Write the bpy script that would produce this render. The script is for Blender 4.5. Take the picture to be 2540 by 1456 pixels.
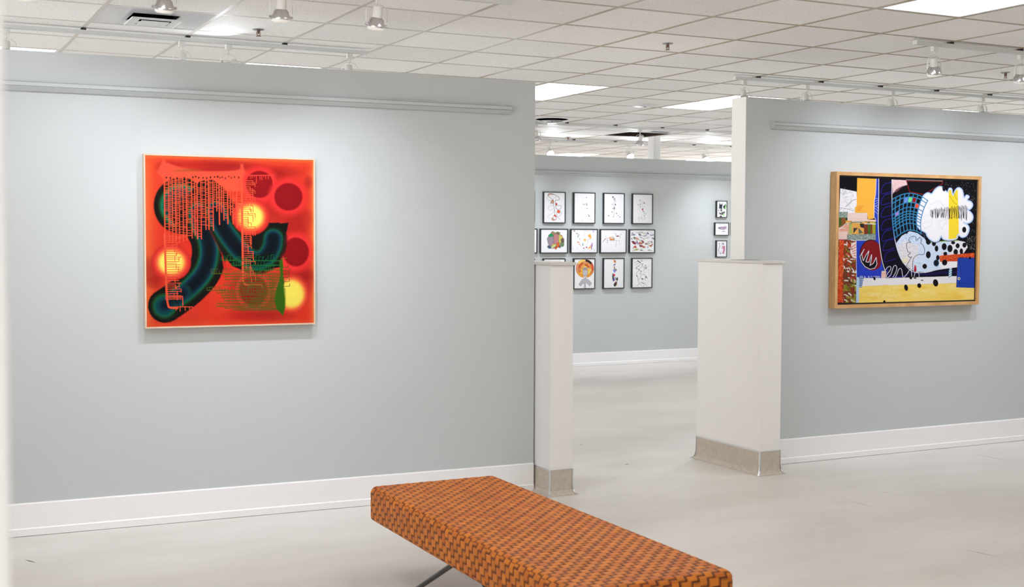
import bpy, bmesh, math, random
import numpy as np
from mathutils import Vector, Matrix

# ------------------------------------------------------------------ camera, light, exposure
sc = bpy.context.scene
for o in list(bpy.data.objects):
    bpy.data.objects.remove(o, do_unlink=True)
C = sc.collection
R = random.Random(7)
NR = np.random.RandomState(11)

CAM_Z = 1.53
H = 2.742            # underside of the ceiling grid
T = 0.6096           # ceiling module
GX, GY = 3.503, 5.710
FPX = 3085.8
YAW, PITCH, ROLL = 0.46637, -0.04674, 0.00421

cam_d = bpy.data.cameras.new('camera')
cam = bpy.data.objects.new('camera', cam_d)
C.objects.link(cam)
cam_d.sensor_fit = 'HORIZONTAL'
cam_d.sensor_width = 36.0
cam_d.lens = FPX / 2540.0 * 36.0
cam_d.clip_start = 0.05
cam_d.clip_end = 100
cy, sy = math.cos(YAW), math.sin(YAW)
fwd = Vector((sy * math.cos(PITCH), cy * math.cos(PITCH), math.sin(PITCH)))
r0 = Vector((cy, -sy, 0)); u0 = r0.cross(fwd)
cr, sr = math.cos(ROLL), math.sin(ROLL)
rt = r0 * cr + u0 * sr; up = u0 * cr - r0 * sr
m = Matrix.Identity(4)
for i in range(3):
    m[i][0], m[i][1], m[i][2] = rt[i], up[i], -fwd[i]
m.translation = Vector((0, 0, CAM_Z))
cam.matrix_world = m
cam_d.dof.use_dof = True
cam_d.dof.focus_distance = 7.4
cam_d.dof.aperture_fstop = cam_d.lens / 8.0
sc.camera = cam

sc.view_settings.view_transform = 'Standard'
sc.view_settings.look = 'None'
sc.view_settings.exposure = 0.05
sc.view_settings.gamma = 1.0
sc.view_settings.use_curve_mapping = False
sc.cycles.use_denoising = True
sc.cycles.max_bounces = 8
sc.cycles.diffuse_bounces = 5
sc.cycles.glossy_bounces = 3
sc.cycles.transmission_bounces = 4
sc.cycles.caustics_reflective = False
sc.cycles.caustics_refractive = False
sc.cycles.sample_clamp_indirect = 6.0

TROFFER = 6.6        # emission of the fluorescent diffusers
SPOT_W = 45.0        # each track spotlight
w = bpy.data.worlds.new('world'); sc.world = w
w.use_nodes = True
# daylight for side openings: dim sky, bright ground added to lift the ceiling
nt = w.node_tree; bg = nt.nodes['Background']
tc = nt.nodes.new('ShaderNodeTexCoord'); sx = nt.nodes.new('ShaderNodeSeparateXYZ')
rp = nt.nodes.new('ShaderNodeValToRGB')
rp.color_ramp.elements[0].position = 0.47; rp.color_ramp.elements[0].color = (1.0, 1.0, 1.0, 1)
rp.color_ramp.elements[1].position = 0.53; rp.color_ramp.elements[1].color = (0.12, 0.127, 0.14, 1)
mr = nt.nodes.new('ShaderNodeMapRange'); mr.inputs['From Min'].default_value = -1
nt.links.new(tc.outputs['Generated'], sx.inputs[0]); nt.links.new(sx.outputs['Z'], mr.inputs['Value'])
nt.links.new(mr.outputs[0], rp.inputs['Fac']); nt.links.new(rp.outputs['Color'], bg.inputs[0])
bg.inputs[1].default_value = 6.2

# ------------------------------------------------------------------ materials
def lin(c):
    out = []
    for v in c[:3]:
        v = v / 255.0
        out.append(v / 12.92 if v <= 0.04045 else ((v + 0.055) / 1.055) ** 2.4)
    return tuple(out)

MATS = {}
def mat(name, col, rough=0.6, metal=0.0, spec=0.5, emit=None, noise=None, bump=None, coat=0.0):
    """col linear rgb; noise=(scale, amount): tints the colour; bump=(scale, strength)"""
    mt = bpy.data.materials.new(name); mt.use_nodes = True
    nt = mt.node_tree; b = nt.nodes['Principled BSDF']
    b.inputs['Base Color'].default_value = (*col, 1)
    b.inputs['Roughness'].default_value = rough
    b.inputs['Metallic'].default_value = metal
    b.inputs['Specular IOR Level'].default_value = spec
    if coat: b.inputs['Coat Weight'].default_value = coat
    if emit:
        b.inputs['Emission Color'].default_value = (*emit[0], 1)
        b.inputs['Emission Strength'].default_value = emit[1]
    tc = None
    if noise or bump:
        tc = nt.nodes.new('ShaderNodeTexCoord')
    if noise:
        n = nt.nodes.new('ShaderNodeTexNoise'); n.inputs['Scale'].default_value = noise[0]
        n.inputs['Detail'].default_value = 5
        nt.links.new(tc.outputs['Object'], n.inputs['Vector'])
        r = nt.nodes.new('ShaderNodeMapRange')
        r.inputs['From Min'].default_value = 0.3; r.inputs['From Max'].default_value = 0.7
        r.inputs['To Min'].default_value = 1 - noise[1]; r.inputs['To Max'].default_value = 1 + noise[1] * 0.4
        nt.links.new(n.outputs['Fac'], r.inputs['Value'])
        mx = nt.nodes.new('ShaderNodeVectorMath'); mx.operation = 'SCALE'
        mx.inputs[0].default_value = col
        nt.links.new(r.outputs['Result'], mx.inputs['Scale'])
        nt.links.new(mx.outputs['Vector'], b.inputs['Base Color'])
    if bump:
        n2 = nt.nodes.new('ShaderNodeTexNoise'); n2.inputs['Scale'].default_value = bump[0]
        n2.inputs['Detail'].default_value = 3
        nt.links.new(tc.outputs['Object'], n2.inputs['Vector'])
        bp = nt.nodes.new('ShaderNodeBump'); bp.inputs['Strength'].default_value = bump[1]
        bp.inputs['Distance'].default_value = 0.002
        nt.links.new(n2.outputs['Fac'], bp.inputs['Height'])
        nt.links.new(bp.outputs['Normal'], b.inputs['Normal'])
    MATS[name] = mt
    return mt

M_wall = mat('grey_green_wall_paint', (0.535, 0.565, 0.565), 0.55, spec=0.35, bump=(180, 0.12))
M_trim = mat('white_trim_paint', (0.88, 0.87, 0.87), 0.4, spec=0.4)
M_pier = mat('white_pier_paint', (0.87, 0.855, 0.835), 0.5, spec=0.35)
M_cap = mat('pier_cap_paint', (0.70, 0.67, 0.645), 0.45)
M_cove = mat('beige_cove_base', (0.56, 0.49, 0.41), 0.45, noise=(40, 0.12))
M_metal = mat('brushed_aluminium', (0.72, 0.73, 0.75), 0.28, metal=1.0)
M_chrome = mat('polished_reflector', (0.62, 0.61, 0.62), 0.22, metal=1.0)
M_enamel = mat('white_lamp_enamel', (0.80, 0.79, 0.75), 0.35, spec=0.5)
M_track = mat('track_enamel', (0.74, 0.745, 0.73), 0.35)
M_clip = mat('dark_track_clip', (0.03, 0.03, 0.03), 0.6)
M_black = mat('black_satin', (0.012, 0.012, 0.013), 0.35)
M_dark = mat('dark_duct', (0.006, 0.006, 0.007), 0.9, spec=0.1)
M_plenum = mat('plenum_brown', (0.05, 0.036, 0.028), 0.9, spec=0.1)
M_vent = mat('vent_white_metal', (0.78, 0.78, 0.78), 0.3)
M_panel = mat('painted_steel_panel', (0.70, 0.70, 0.72), 0.16, spec=0.7)
M_bronze = mat('sprinkler_bronze', (0.22, 0.12, 0.09), 0.4, metal=0.6)
M_nickel = mat('sprinkler_plate', (0.35, 0.35, 0.37), 0.3, metal=0.9)
M_diff = mat('fluorescent_diffuser', (0.9, 0.9, 0.9), 0.5, emit=((1.0, 0.99, 0.985), TROFFER))
M_lens_off = mat('lamp_lens', (0.85, 0.84, 0.80), 0.25, emit=((1.0, 0.95, 0.86), 0.15))
M_lens_on = mat('lit_lamp_lens', (0.9, 0.9, 0.9), 0.3, emit=((1.0, 0.98, 0.98), 14.0))
M_paper_side = mat('canvas_edge', (0.6, 0.45, 0.35), 0.7)
M_steel_leg = mat('black_steel', (0.02, 0.02, 0.022), 0.35, metal=0.2)
M_outer = mat('outer_wall_white', (0.78, 0.77, 0.75), 0.6)

def wood(name, c1, c2, scale):
    mt = bpy.data.materials.new(name); mt.use_nodes = True
    nt = mt.node_tree; b = nt.nodes['Principled BSDF']; b.inputs['Roughness'].default_value = 0.45
    tc = nt.nodes.new('ShaderNodeTexCoord'); mp = nt.nodes.new('ShaderNodeMapping')
    mp.inputs['Scale'].default_value = scale
    n = nt.nodes.new('ShaderNodeTexNoise'); n.inputs['Scale'].default_value = 1.0; n.inputs['Detail'].default_value = 6
    n.inputs['Distortion'].default_value = 0.6
    cr_ = nt.nodes.new('ShaderNodeValToRGB')
    cr_.color_ramp.elements[0].position = 0.35; cr_.color_ramp.elements[0].color = (*c1, 1)
    cr_.color_ramp.elements[1].position = 0.65; cr_.color_ramp.elements[1].color = (*c2, 1)
    nt.links.new(tc.outputs['Object'], mp.inputs['Vector']); nt.links.new(mp.outputs['Vector'], n.inputs['Vector'])
    nt.links.new(n.outputs['Fac'], cr_.inputs['Fac']); nt.links.new(cr_.outputs['Color'], b.inputs['Base Color'])
    return mt
M_maple = wood('pale_maple', (0.62, 0.46, 0.32), (0.70, 0.55, 0.41), (6, 30, 6))
M_oak = wood('honey_oak', (0.50, 0.27, 0.10), (0.62, 0.36, 0.15), (9, 60, 9))

def attr_mat(name, rough=0.6, spec=0.3, coat=0.0):
    mt = bpy.data.materials.new(name); mt.use_nodes = True
    nt = mt.node_tree; b = nt.nodes['Principled BSDF']
    a = nt.nodes.new('ShaderNodeAttribute'); a.attribute_name = 'pigment'
    nt.links.new(a.outputs['Color'], b.inputs['Base Color'])
    b.inputs['Roughness'].default_value = rough
    b.inputs['Specular IOR Level'].default_value = spec
    if coat:
        b.inputs['Coat Weight'].default_value = coat
    return mt
M_canvas = attr_mat('painted_canvas', 0.7, 0.10)
M_print = attr_mat('framed_drawing_paper', 0.5, 0.3)
M_leather = attr_mat('woven_tan_leather', 0.5, 0.3)

# ceiling tile: warm white, black pin-holes, each tile a slightly different tone
def ceiling_mat():
    mt = bpy.data.materials.new('acoustic_ceiling_tile'); mt.use_nodes = True
    nt = mt.node_tree; L = nt.links; b = nt.nodes['Principled BSDF']
    b.inputs['Roughness'].default_value = 0.72; b.inputs['Specular IOR Level'].default_value = 0.5
    tc = nt.nodes.new('ShaderNodeTexCoord')
    # per tile tone
    mp = nt.nodes.new('ShaderNodeMapping'); mp.inputs['Location'].default_value = (-GX / T + 60, -GY / T + 60, 0)
    mp.inputs['Scale'].default_value = (1 / T, 1 / T, 0)
    fl = nt.nodes.new('ShaderNodeVectorMath'); fl.operation = 'FLOOR'
    wn = nt.nodes.new('ShaderNodeTexWhiteNoise'); wn.noise_dimensions = '2D'
    L.new(tc.outputs['Object'], mp.inputs['Vector']); L.new(mp.outputs['Vector'], fl.inputs[0]); L.new(fl.outputs['Vector'], wn.inputs['Vector'])
    tone = nt.nodes.new('ShaderNodeMapRange'); tone.inputs['To Min'].default_value = 0.93; tone.inputs['To Max'].default_value = 1.03
    L.new(wn.outputs['Value'], tone.inputs['Value'])
    # large stains
    n1 = nt.nodes.new('ShaderNodeTexNoise'); n1.inputs['Scale'].default_value = 0.9; n1.inputs['Detail'].default_value = 4
    L.new(tc.outputs['Object'], n1.inputs['Vector'])
    st = nt.nodes.new('ShaderNodeMapRange'); st.inputs['From Min'].default_value = 0.35; st.inputs['From Max'].default_value = 0.7
    st.inputs['To Min'].default_value = 1.02; st.inputs['To Max'].default_value = 0.97
    L.new(n1.outputs['Fac'], st.inputs['Value'])
    # pin holes
    n2 = nt.nodes.new('ShaderNodeTexNoise'); n2.inputs['Scale'].default_value = 110; n2.inputs['Detail'].default_value = 2
    L.new(tc.outputs['Object'], n2.inputs['Vector'])
    ph = nt.nodes.new('ShaderNodeMapRange'); ph.inputs['From Min'].default_value = 0.30; ph.inputs['From Max'].default_value = 0.40
    ph.inputs['To Min'].default_value = 0.62; ph.inputs['To Max'].default_value = 1.0
    L.new(n2.outputs['Fac'], ph.inputs['Value'])
    a = nt.nodes.new('ShaderNodeMath'); a.operation = 'MULTIPLY'; L.new(tone.outputs[0], a.inputs[0]); L.new(st.outputs[0], a.inputs[1])
    c = nt.nodes.new('ShaderNodeMath'); c.operation = 'MULTIPLY'; L.new(a.outputs[0], c.inputs[0]); L.new(ph.outputs[0], c.inputs[1])
    v = nt.nodes.new('ShaderNodeVectorMath'); v.operation = 'SCALE'; v.inputs[0].default_value = (0.95, 0.935, 0.915)
    L.new(c.outputs[0], v.inputs['Scale']); L.new(v.outputs['Vector'], b.inputs['Base Color'])
    return mt
M_tile = ceiling_mat()

# T-bars: white enamel, tan in stretches from yellowing with shadow painted in
def tee_mat():
    mt = bpy.data.materials.new('ceiling_tee_enamel'); mt.use_nodes = True
    nt = mt.node_tree; L = nt.links; b = nt.nodes['Principled BSDF']; b.inputs['Roughness'].default_value = 0.5
    tc = nt.nodes.new('ShaderNodeTexCoord'); n = nt.nodes.new('ShaderNodeTexNoise')
    n.inputs['Scale'].default_value = 0.55; n.inputs['Detail'].default_value = 3
    L.new(tc.outputs['Object'], n.inputs['Vector'])
    sx = nt.nodes.new('ShaderNodeSeparateXYZ'); L.new(tc.outputs['Object'], sx.inputs[0])
    g = nt.nodes.new('ShaderNodeMapRange'); g.inputs['From Min'].default_value = 2.0; g.inputs['From Max'].default_value = 5.0
    g.inputs['To Min'].default_value = -0.22; g.inputs['To Max'].default_value = 0.22
    L.new(sx.outputs['X'], g.inputs['Value'])
    ad = nt.nodes.new('ShaderNodeMath'); ad.operation = 'ADD'; L.new(n.outputs['Fac'], ad.inputs[0]); L.new(g.outputs[0], ad.inputs[1])
    r = nt.nodes.new('ShaderNodeValToRGB')
    r.color_ramp.elements[0].position = 0.42; r.color_ramp.elements[0].color = (0.66, 0.63, 0.59, 1)
    r.color_ramp.elements[1].position = 0.60; r.color_ramp.elements[1].color = (0.40, 0.325, 0.235, 1)
    L.new(ad.outputs[0], r.inputs['Fac']); L.new(r.outputs['Color'], b.inputs['Base Color'])
    return mt
M_tee = tee_mat()
M_reveal = mat('tee_shadow_reveal', (0.23, 0.16, 0.10), 0.9)

# polished pale concrete
def floor_mat():
    mt = bpy.data.materials.new('polished_pale_concrete'); mt.use_nodes = True
    nt = mt.node_tree; L = nt.links; b = nt.nodes['Principled BSDF']
    tc = nt.nodes.new('ShaderNodeTexCoord')
    mp = nt.nodes.new('ShaderNodeMapping'); mp.inputs['Scale'].default_value = (0.55, 1.3, 1); mp.inputs['Rotation'].default_value = (0, 0, 0.25)
    n1 = nt.nodes.new('ShaderNodeTexNoise'); n1.inputs['Scale'].default_value = 1.1; n1.inputs['Detail'].default_value = 7; n1.inputs['Roughness'].default_value = 0.6
    L.new(tc.outputs['Object'], mp.inputs['Vector']); L.new(mp.outputs['Vector'], n1.inputs['Vector'])
    r = nt.nodes.new('ShaderNodeValToRGB')
    r.color_ramp.elements[0].position = 0.30; r.color_ramp.elements[0].color = (0.60, 0.56, 0.515, 1)
    r.color_ramp.elements[1].position = 0.62; r.color_ramp.elements[1].color = (0.74, 0.71, 0.67, 1)
    L.new(n1.outputs['Fac'], r.inputs['Fac'])
    # thin dark cracks and scuffs
    v = nt.nodes.new('ShaderNodeTexNoise'); v.inputs['Scale'].default_value = 26; v.inputs['Detail'].default_value = 2
    L.new(tc.outputs['Object'], v.inputs['Vector'])
    sp = nt.nodes.new('ShaderNodeMapRange'); sp.inputs['From Min'].default_value = 0.20; sp.inputs['From Max'].default_value = 0.26
    sp.inputs['To Min'].default_value = 0.72; sp.inputs['To Max'].default_value = 1.0
    L.new(v.outputs['Fac'], sp.inputs['Value'])
    s = nt.nodes.new('ShaderNodeVectorMath'); s.operation = 'SCALE'
    L.new(r.outputs['Color'], s.inputs[0]); L.new(sp.outputs[0], s.inputs['Scale'])
    L.new(s.outputs['Vector'], b.inputs['Base Color'])
    rr = nt.nodes.new('ShaderNodeMapRange'); rr.inputs['To Min'].default_value = 0.22; rr.inputs['To Max'].default_value = 0.42
    L.new(n1.outputs['Fac'], rr.inputs['Value']); L.new(rr.outputs[0], b.inputs['Roughness'])
    b.inputs['Specular IOR Level'].default_value = 0.45
    return mt
M_floor = floor_mat()
M_crack = mat('slab_crack', (0.16, 0.14, 0.13), 0.8)
CRACKS = [((6.847, 6.364), (6.856, 5.961), 0.006), ((4.703, 4.4), (4.736, 4.197), 0.006), ((6.843, 6.664), (6.837, 6.497), 0.005), ((4.386, 7.035), (4.444, 7.057), 0.012), ((4.503, 7.847), (4.545, 7.866), 0.012), ((5.274, 5.626), (5.371, 5.567), 0.004), ((0.556, 6.185), (0.6, 6.099), 0.012), ((4.971, 5.532), (4.972, 5.27), 0.003)]

# ------------------------------------------------------------------ mesh helpers
def ident(p): return p

def add_box(bm, x0, x1, y0, y1, z0, z1, bev=0.0, f=None):
    vs = [bm.verts.new((x, y, z)) for x in (x0, x1) for y in (y0, y1) for z in (z0, z1)]
    idx = [(0, 1, 3, 2), (4, 6, 7, 5), (0, 4, 5, 1), (2, 3, 7, 6), (0, 2, 6, 4), (1, 5, 7, 3)]
    fs = [bm.faces.new([vs[i] for i in q]) for q in idx]
    if bev:
        es = list({e for fc in fs for e in fc.edges})
        bmesh.ops.bevel(bm, geom=es, offset=bev, segments=2, profile=0.5, affect='EDGES')
    return vs

def add_prism(bm, prof, axis_pts):
    """sweep a closed 2D profile [(a,b)] along points [(origin, A vector, B vector)], capped"""
    rings = []
    for o, A, B in axis_pts:
        o, A, B = Vector(o), Vector(A), Vector(B)
        rings.append([bm.verts.new(o + A * a + B * b) for a, b in prof])
    n = len(prof)
    for r1, r2 in zip(rings, rings[1:]):
        for i in range(n):
            j = (i + 1) % n
            bm.faces.new((r1[i], r1[j], r2[j], r2[i]))
    bm.faces.new(rings[0][::-1]); bm.faces.new(rings[-1])

def add_lathe(bm, prof, seg=24, mtx=None):
    """prof [(r,z)] turned about z"""
    rings = []
    for r, z in prof:
        if r < 1e-6:
            rings.append([bm.verts.new((0, 0, z))])
        else:
            rings.append([bm.verts.new((r * math.cos(2 * math.pi * k / seg), r * math.sin(2 * math.pi * k / seg), z)) for k in range(seg)])
    allv = [v for r in rings for v in r]
    for a, b in zip(rings, rings[1:]):
        for k in range(seg):
            k2 = (k + 1) % seg
            if len(a) == 1 and len(b) == 1: continue
            if len(a) == 1: bm.faces.new((a[0], b[k], b[k2]))
            elif len(b) == 1: bm.faces.new((a[k], b[0], a[k2]))
            else: bm.faces.new((a[k], b[k], b[k2], a[k2]))
    if mtx is not None:
        bmesh.ops.transform(bm, matrix=mtx, verts=allv)
    return allv

def add_tube(bm, pts, rad, seg=8, flat=None):
    pts = [Vector(p) for p in pts]
    rings = []
    prev = None
    for i, p in enumerate(pts):
        d = (pts[min(i + 1, len(pts) - 1)] - pts[max(i - 1, 0)]).normalized()
        if prev is None:
            a = Vector((0, 0, 1)) if abs(d.z) < 0.9 else Vector((1, 0, 0))
            n1 = d.cross(a).normalized()
        else:
            n1 = (prev - d * prev.dot(d)).normalized()
        prev = n1
        n2 = d.cross(n1)
        ra, rb = (rad, rad) if flat is None else flat
        rings.append([bm.verts.new(p + n1 * (ra * math.cos(2 * math.pi * k / seg)) + n2 * (rb * math.sin(2 * math.pi * k / seg))) for k in range(seg)])
    for a, b in zip(rings, rings[1:]):
        for k in range(seg):
            k2 = (k + 1) % seg
            bm.faces.new((a[k], a[k2], b[k2], b[k]))
    bm.faces.new(rings[0][::-1]); bm.faces.new(rings[-1])

def finish(bm, smooth=None):
    bmesh.ops.recalc_face_normals(bm, faces=bm.faces)
    me = bpy.data.meshes.new('m')
    bm.to_mesh(me); bm.free()
    if smooth:
        me.shade_smooth() if hasattr(me, 'shade_smooth') else None
        try:
            me.set_sharp_from_angle(angle=math.radians(smooth))
        except Exception:
            pass
    return me

def obj(name, bm, material, parent=None, smooth=None, loc=None):
    me = bm if isinstance(bm, bpy.types.Mesh) else finish(bm, smooth)
    me.name = name
    o = bpy.data.objects.new(name, me); C.objects.link(o)
    for mm in (material if isinstance(material, (list, tuple)) else [material]):
        me.materials.append(mm)
    if parent is not None: o.parent = parent
    if loc is not None: o.location = loc
    return o

def tag(o, label, cat=None, group=None, kind=None):
    o['label'] = label
    if cat: o['category'] = cat
    if group: o['group'] = group
    if kind: o['kind'] = kind
    return o

def thing(name, label, cat, loc=(0, 0, 0), rotz=0.0, group=None, kind=None):
    o = bpy.data.objects.new(name, None); C.objects.link(o)
    o.empty_display_size = 0.1
    o.location = loc; o.rotation_euler = (0, 0, rotz)
    return tag(o, label, cat, group, kind)

def struct(name, bm, m_, label=None, parent=None, loc=None, rotz=0.0, smooth=None):
    o = obj(name, bm, m_, parent, smooth, loc)
    o.rotation_euler = (0, 0, rotz)
    if parent is None:
        o['kind'] = 'structure'
        if label: o['label'] = label
    return o

NB = bmesh.new

# ------------------------------------------------------------------ the setting
bm = NB(); add_box(bm, -4.6, 15.1, -3.6, 20.1, -0.12, 0.0)
FLOOR = struct('floor', bm, M_floor, 'polished pale concrete gallery floor')
# hairline cracks and scuffs in the slab
bm = NB()
for (xa, ya), (xb, yb), wd in CRACKS:
    dx, dy = xb - xa, yb - ya; L_ = math.hypot(dx, dy); nx_, ny_ = -dy / L_ * wd / 2, dx / L_ * wd / 2
    vs = [bm.verts.new(q) for q in ((xa, ya, .0004), ((xa + xb) / 2 + nx_, (ya + yb) / 2 + ny_, .0004), (xb, yb, .0004), ((xa + xb) / 2 - nx_, (ya + yb) / 2 - ny_, .0004))]
    bm.faces.new(vs)
obj('hairline_crack', bm, M_crack, FLOOR)

# enclosing walls of the hall (beyond the frame)
def window_wall(name, x0, x1, spans):
    """side wall pierced by tall unseen openings, some added for light: spans [(y0, y1)] left open between sill and head"""
    bm = NB()
    add_box(bm, x0, x1, -3.6, 20.1, 0, 0.25); add_box(bm, x0, x1, -3.6, 20.1, 2.55, H + 0.3)
    edges = [-3.6] + [v for sp in spans for v in sp] + [20.1]
    for a_, b_ in zip(edges[0::2], edges[1::2]):
        add_box(bm, x0, x1, a_, b_, 0.25, 2.55)
    for a_, b_ in spans:
        n = max(1, int((b_ - a_) / 1.5))
        for k in range(1, n):
            y = a_ + (b_ - a_) * k / n
            add_box(bm, x0 + .03, x1 - .03, y - .03, y + .03, 0.25, 2.55)
    return struct(name, bm, M_outer)
window_wall('wall_side_left', -4.72, -4.6, [(-3.3, 4.0), (7.2, 12.2), (13.2, 19.6)])  # last opening is unseen, added to light the far ceiling
window_wall('wall_side_right', 15.1, 15.22, [(7.2, 12.2), (13.2, 19.6)])  # unseen openings added to brighten the back rooms
bm = NB(); add_box(bm, -4.6, 15.1, -3.72, -3.6, 0, H + 0.3); struct('wall_front', bm, M_outer)
bm = NB(); add_box(bm, -4.6, 15.1, 20.1, 20.22, 0, H + 0.3); struct('wall_far', bm, M_outer)

# ceiling: lay-in tiles, leaving out the cells of the fittings
TROFF = [(2, -3), (-5, 5), (-2, 5), (2, 5), (5, 5), (9, 17), (13, 17),
         (-5, -3), (-2, -3), (5, -3), (9, -3), (-5, -11), (-2, -11), (2, -11), (5, -11), (9, -11),  # unseen panels, here and on the next line, added to light the rooms
         (9, 5), (13, 5), (5, 17), (2, 17), (-2, 17), (17, 17), (3, 11), (-1, 11), (-5, 11), (11, 11), (14, 11), (-9, -3), (13, -3), (-9, 5), (-9, -11), (13, -11)]
skip = set()
for i, j in TROFF:
    skip |= {(i, j), (i, j + 1)}
skip |= {(-4, 2), (4, 9), (7, 11)}
I0, I1, J0, J1 = -14, 20, -16, 24
bm = NB()
for i in range(I0, I1):
    for j in range(J0, J1):
        if (i, j) in skip: continue
        x0, y0 = GX + i * T, GY + j * T
        sg = 0.0025 * R.random()
        g = 0.0118
        vs = [bm.verts.new((x0 + a, y0 + b, H + 0.0012 + z)) for a, b, z in ((g, g, R.random() * .0015), (T - g, g, R.random() * .0015), (T - g, T - g, R.random() * .0015), (g, T - g, R.random() * .0015))]
        bm.faces.new(vs[::-1])
struct('ceiling', bm, M_tile, 'speckled white acoustic tile ceiling')
bm = NB()
add_box(bm, -4.7, 15.2, -3.7, 20.2, H + 0.30, H + 0.36)
struct('ceiling_slab', bm, M_plenum)
# T-bars
bm = NB()
for i in range(I0, I1 + 1):
    x = GX + i * T
    add_box(bm, x - 0.012, x + 0.012, GY + J0 * T, GY + J1 * T, H, H + 0.004)
for j in range(J0, J1 + 1):
    y = GY + j * T
    for i in range(I0, I1):
        x0 = GX + i * T
        add_box(bm, x0 + 0.0125, x0 + T - 0.0125, y - 0.012, y + 0.012, H + 0.0003, H + 0.004)
struct('trim_1', bm, M_tee, 'ceiling grid of white and yellowed tee bars')

def troffer(i, j, label, vis=True):
    x0, y0 = GX + i * T + 0.0125, GY + j * T + 0.0125
    x1, y1 = x0 + T - 0.025, GY + (j + 2) * T - 0.0125
    cx, cy_ = (x0 + x1) / 2, (y0 + y1) / 2
    t = thing('ceiling_light', label, 'ceiling light', (cx, cy_, H), 0, 'fluorescent ceiling troffers')
    a, b = (x1 - x0) / 2, (y1 - y0) / 2
    bm = NB()
    k = 0.018
    for (p0, p1, q0, q1) in ((-a, a, -b, -b + k), (-a, a, b - k, b), (-a, -a + k, -b + k, b - k), (a - k, a, -b + k, b - k)):
        add_box(bm, p0, p1, q0, q1, 0.0008, 0.02)
    obj('frame', bm, M_vent, t)
    bm = NB(); add_box(bm, -a + k, a - k, -b + k, b - k, 0.006, 0.012)
    obj('diffuser', bm, M_diff, t)
    return t
LT = {(2, -3): 'glowing white ceiling light panel nearest the viewer, cut off at upper right corner',
      (-5, 5): 'thin glowing strip of ceiling light above left end of grey partition',
      (-2, 5): 'thin glowing strip of ceiling light above red painting partition, right of hanging spotlights',
      (2, 5): 'glowing ceiling light panel beside right end of red painting partition',
      (5, 5): 'glowing ceiling light panel beside left end of right partition',
      (9, 17): 'distant glowing ceiling light just above back wall, left of square column',
      (13, 17): 'distant glowing ceiling light just above back wall, right of square column'}
for i, j in TROFF:
    troffer(i, j, LT.get((i, j), 'fluorescent ceiling light panel added out of view for its light'))

# partition with the red painting (turned by a degree and a half)
AY, AS = 6.70, -0.040
A_ROT = math.atan(AS)
def A_pt(x, out=0.0, z=0.0):      # point on partition A face, `out` towards the viewer
    return Vector((x, AY + AS * x - out, z))
WT = 2.44
def local_wall(name, prof_xz, thick, m_, label):
    """prof_xz polygon in local x,z; face at local y=0, body behind"""
    bm = NB()
    f = [bm.verts.new((x, 0, z)) for x, z in prof_xz]
    b = [bm.verts.new((x, thick, z)) for x, z in prof_xz]
    bm.faces.new(f); bm.faces.new(b[::-1])
    n = len(f)
    for i in range(n):
        j = (i + 1) % n
        bm.faces.new((f[j], f[i], b[i], b[j]))
    return bm
AL = 3.452 / math.cos(A_ROT)
wa = struct('wall_left', local_wall('w', [(-4.5, 0), (AL, 0), (AL, WT), (-4.5, WT)], 0.15, None, None), M_wall,
            'grey green partition carrying the red abstract painting', loc=(0, AY, 0), rotz=A_ROT)
BY = 6.61
PX0, PX1 = 4.980, 5.140
# partition B sits round the low pier at its end
struct('wall_right', local_wall('w', [(PX1 + 0.004, 0), (14.9, 0), (14.9, WT), (5.035, WT), (5.035, 1.376), (PX1 + 0.004, 1.376)], 0.15, None, None),
       [M_wall], 'grey green partition carrying the oak framed collage', loc=(0, BY, 0))
# its painted white end strip
bm = NB(); add_box(bm, 5.031, 5.0348, BY + 0.001, BY + 0.149, 1.3765, WT)
struct('trim_2', bm, M_pier, 'white painted end of right partition')
CY = 12.61
struct('wall_back', local_wall('w', [(2.0, 0), (14.9, 0), (14.9, 2.45), (2.0, 2.45)], 0.15, None, None), M_wall,
       'grey green back wall hung with small black frames', loc=(0, CY, 0))

def baseboard(name, x0, x1, hgt, loc, rotz, label):
    bm = NB()
    prof = [(0, 0), (0.018, 0), (0.018, 0.034), (0.0125, 0.040), (0.0125, hgt - 0.006), (0.009, hgt), (0, hgt)]
    add_prism(bm, prof, [((x0, 0, 0.0), (0, -1, 0), (0, 0, 1)), ((x1, 0, 0.0), (0, -1, 0), (0, 0, 1))])
    # dark gap line where the board meets the floor is a real 2 mm recess
    return struct(name, bm, M_trim, label, loc=loc, rotz=rotz)
def shift(loc, rotz, d):
    return (loc[0] + d * math.sin(rotz), loc[1] - d * math.cos(rotz), loc[2])
baseboard('baseboard_left', -4.45, AL - 0.004, 0.166, (0, AY - 0.001, 0.002), A_ROT, 'tall white baseboard under the red painting')
baseboard('baseboard_right', PX1 + 0.006, 14.85, 0.166, (0, BY - 0.001, 0.002), 0, 'tall white baseboard under the oak framed collage')
baseboard('baseboard_back', 2.05, 14.85, 0.152, (0, CY - 0.001, 0.002), 0, 'white baseboard along the back wall')

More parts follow.
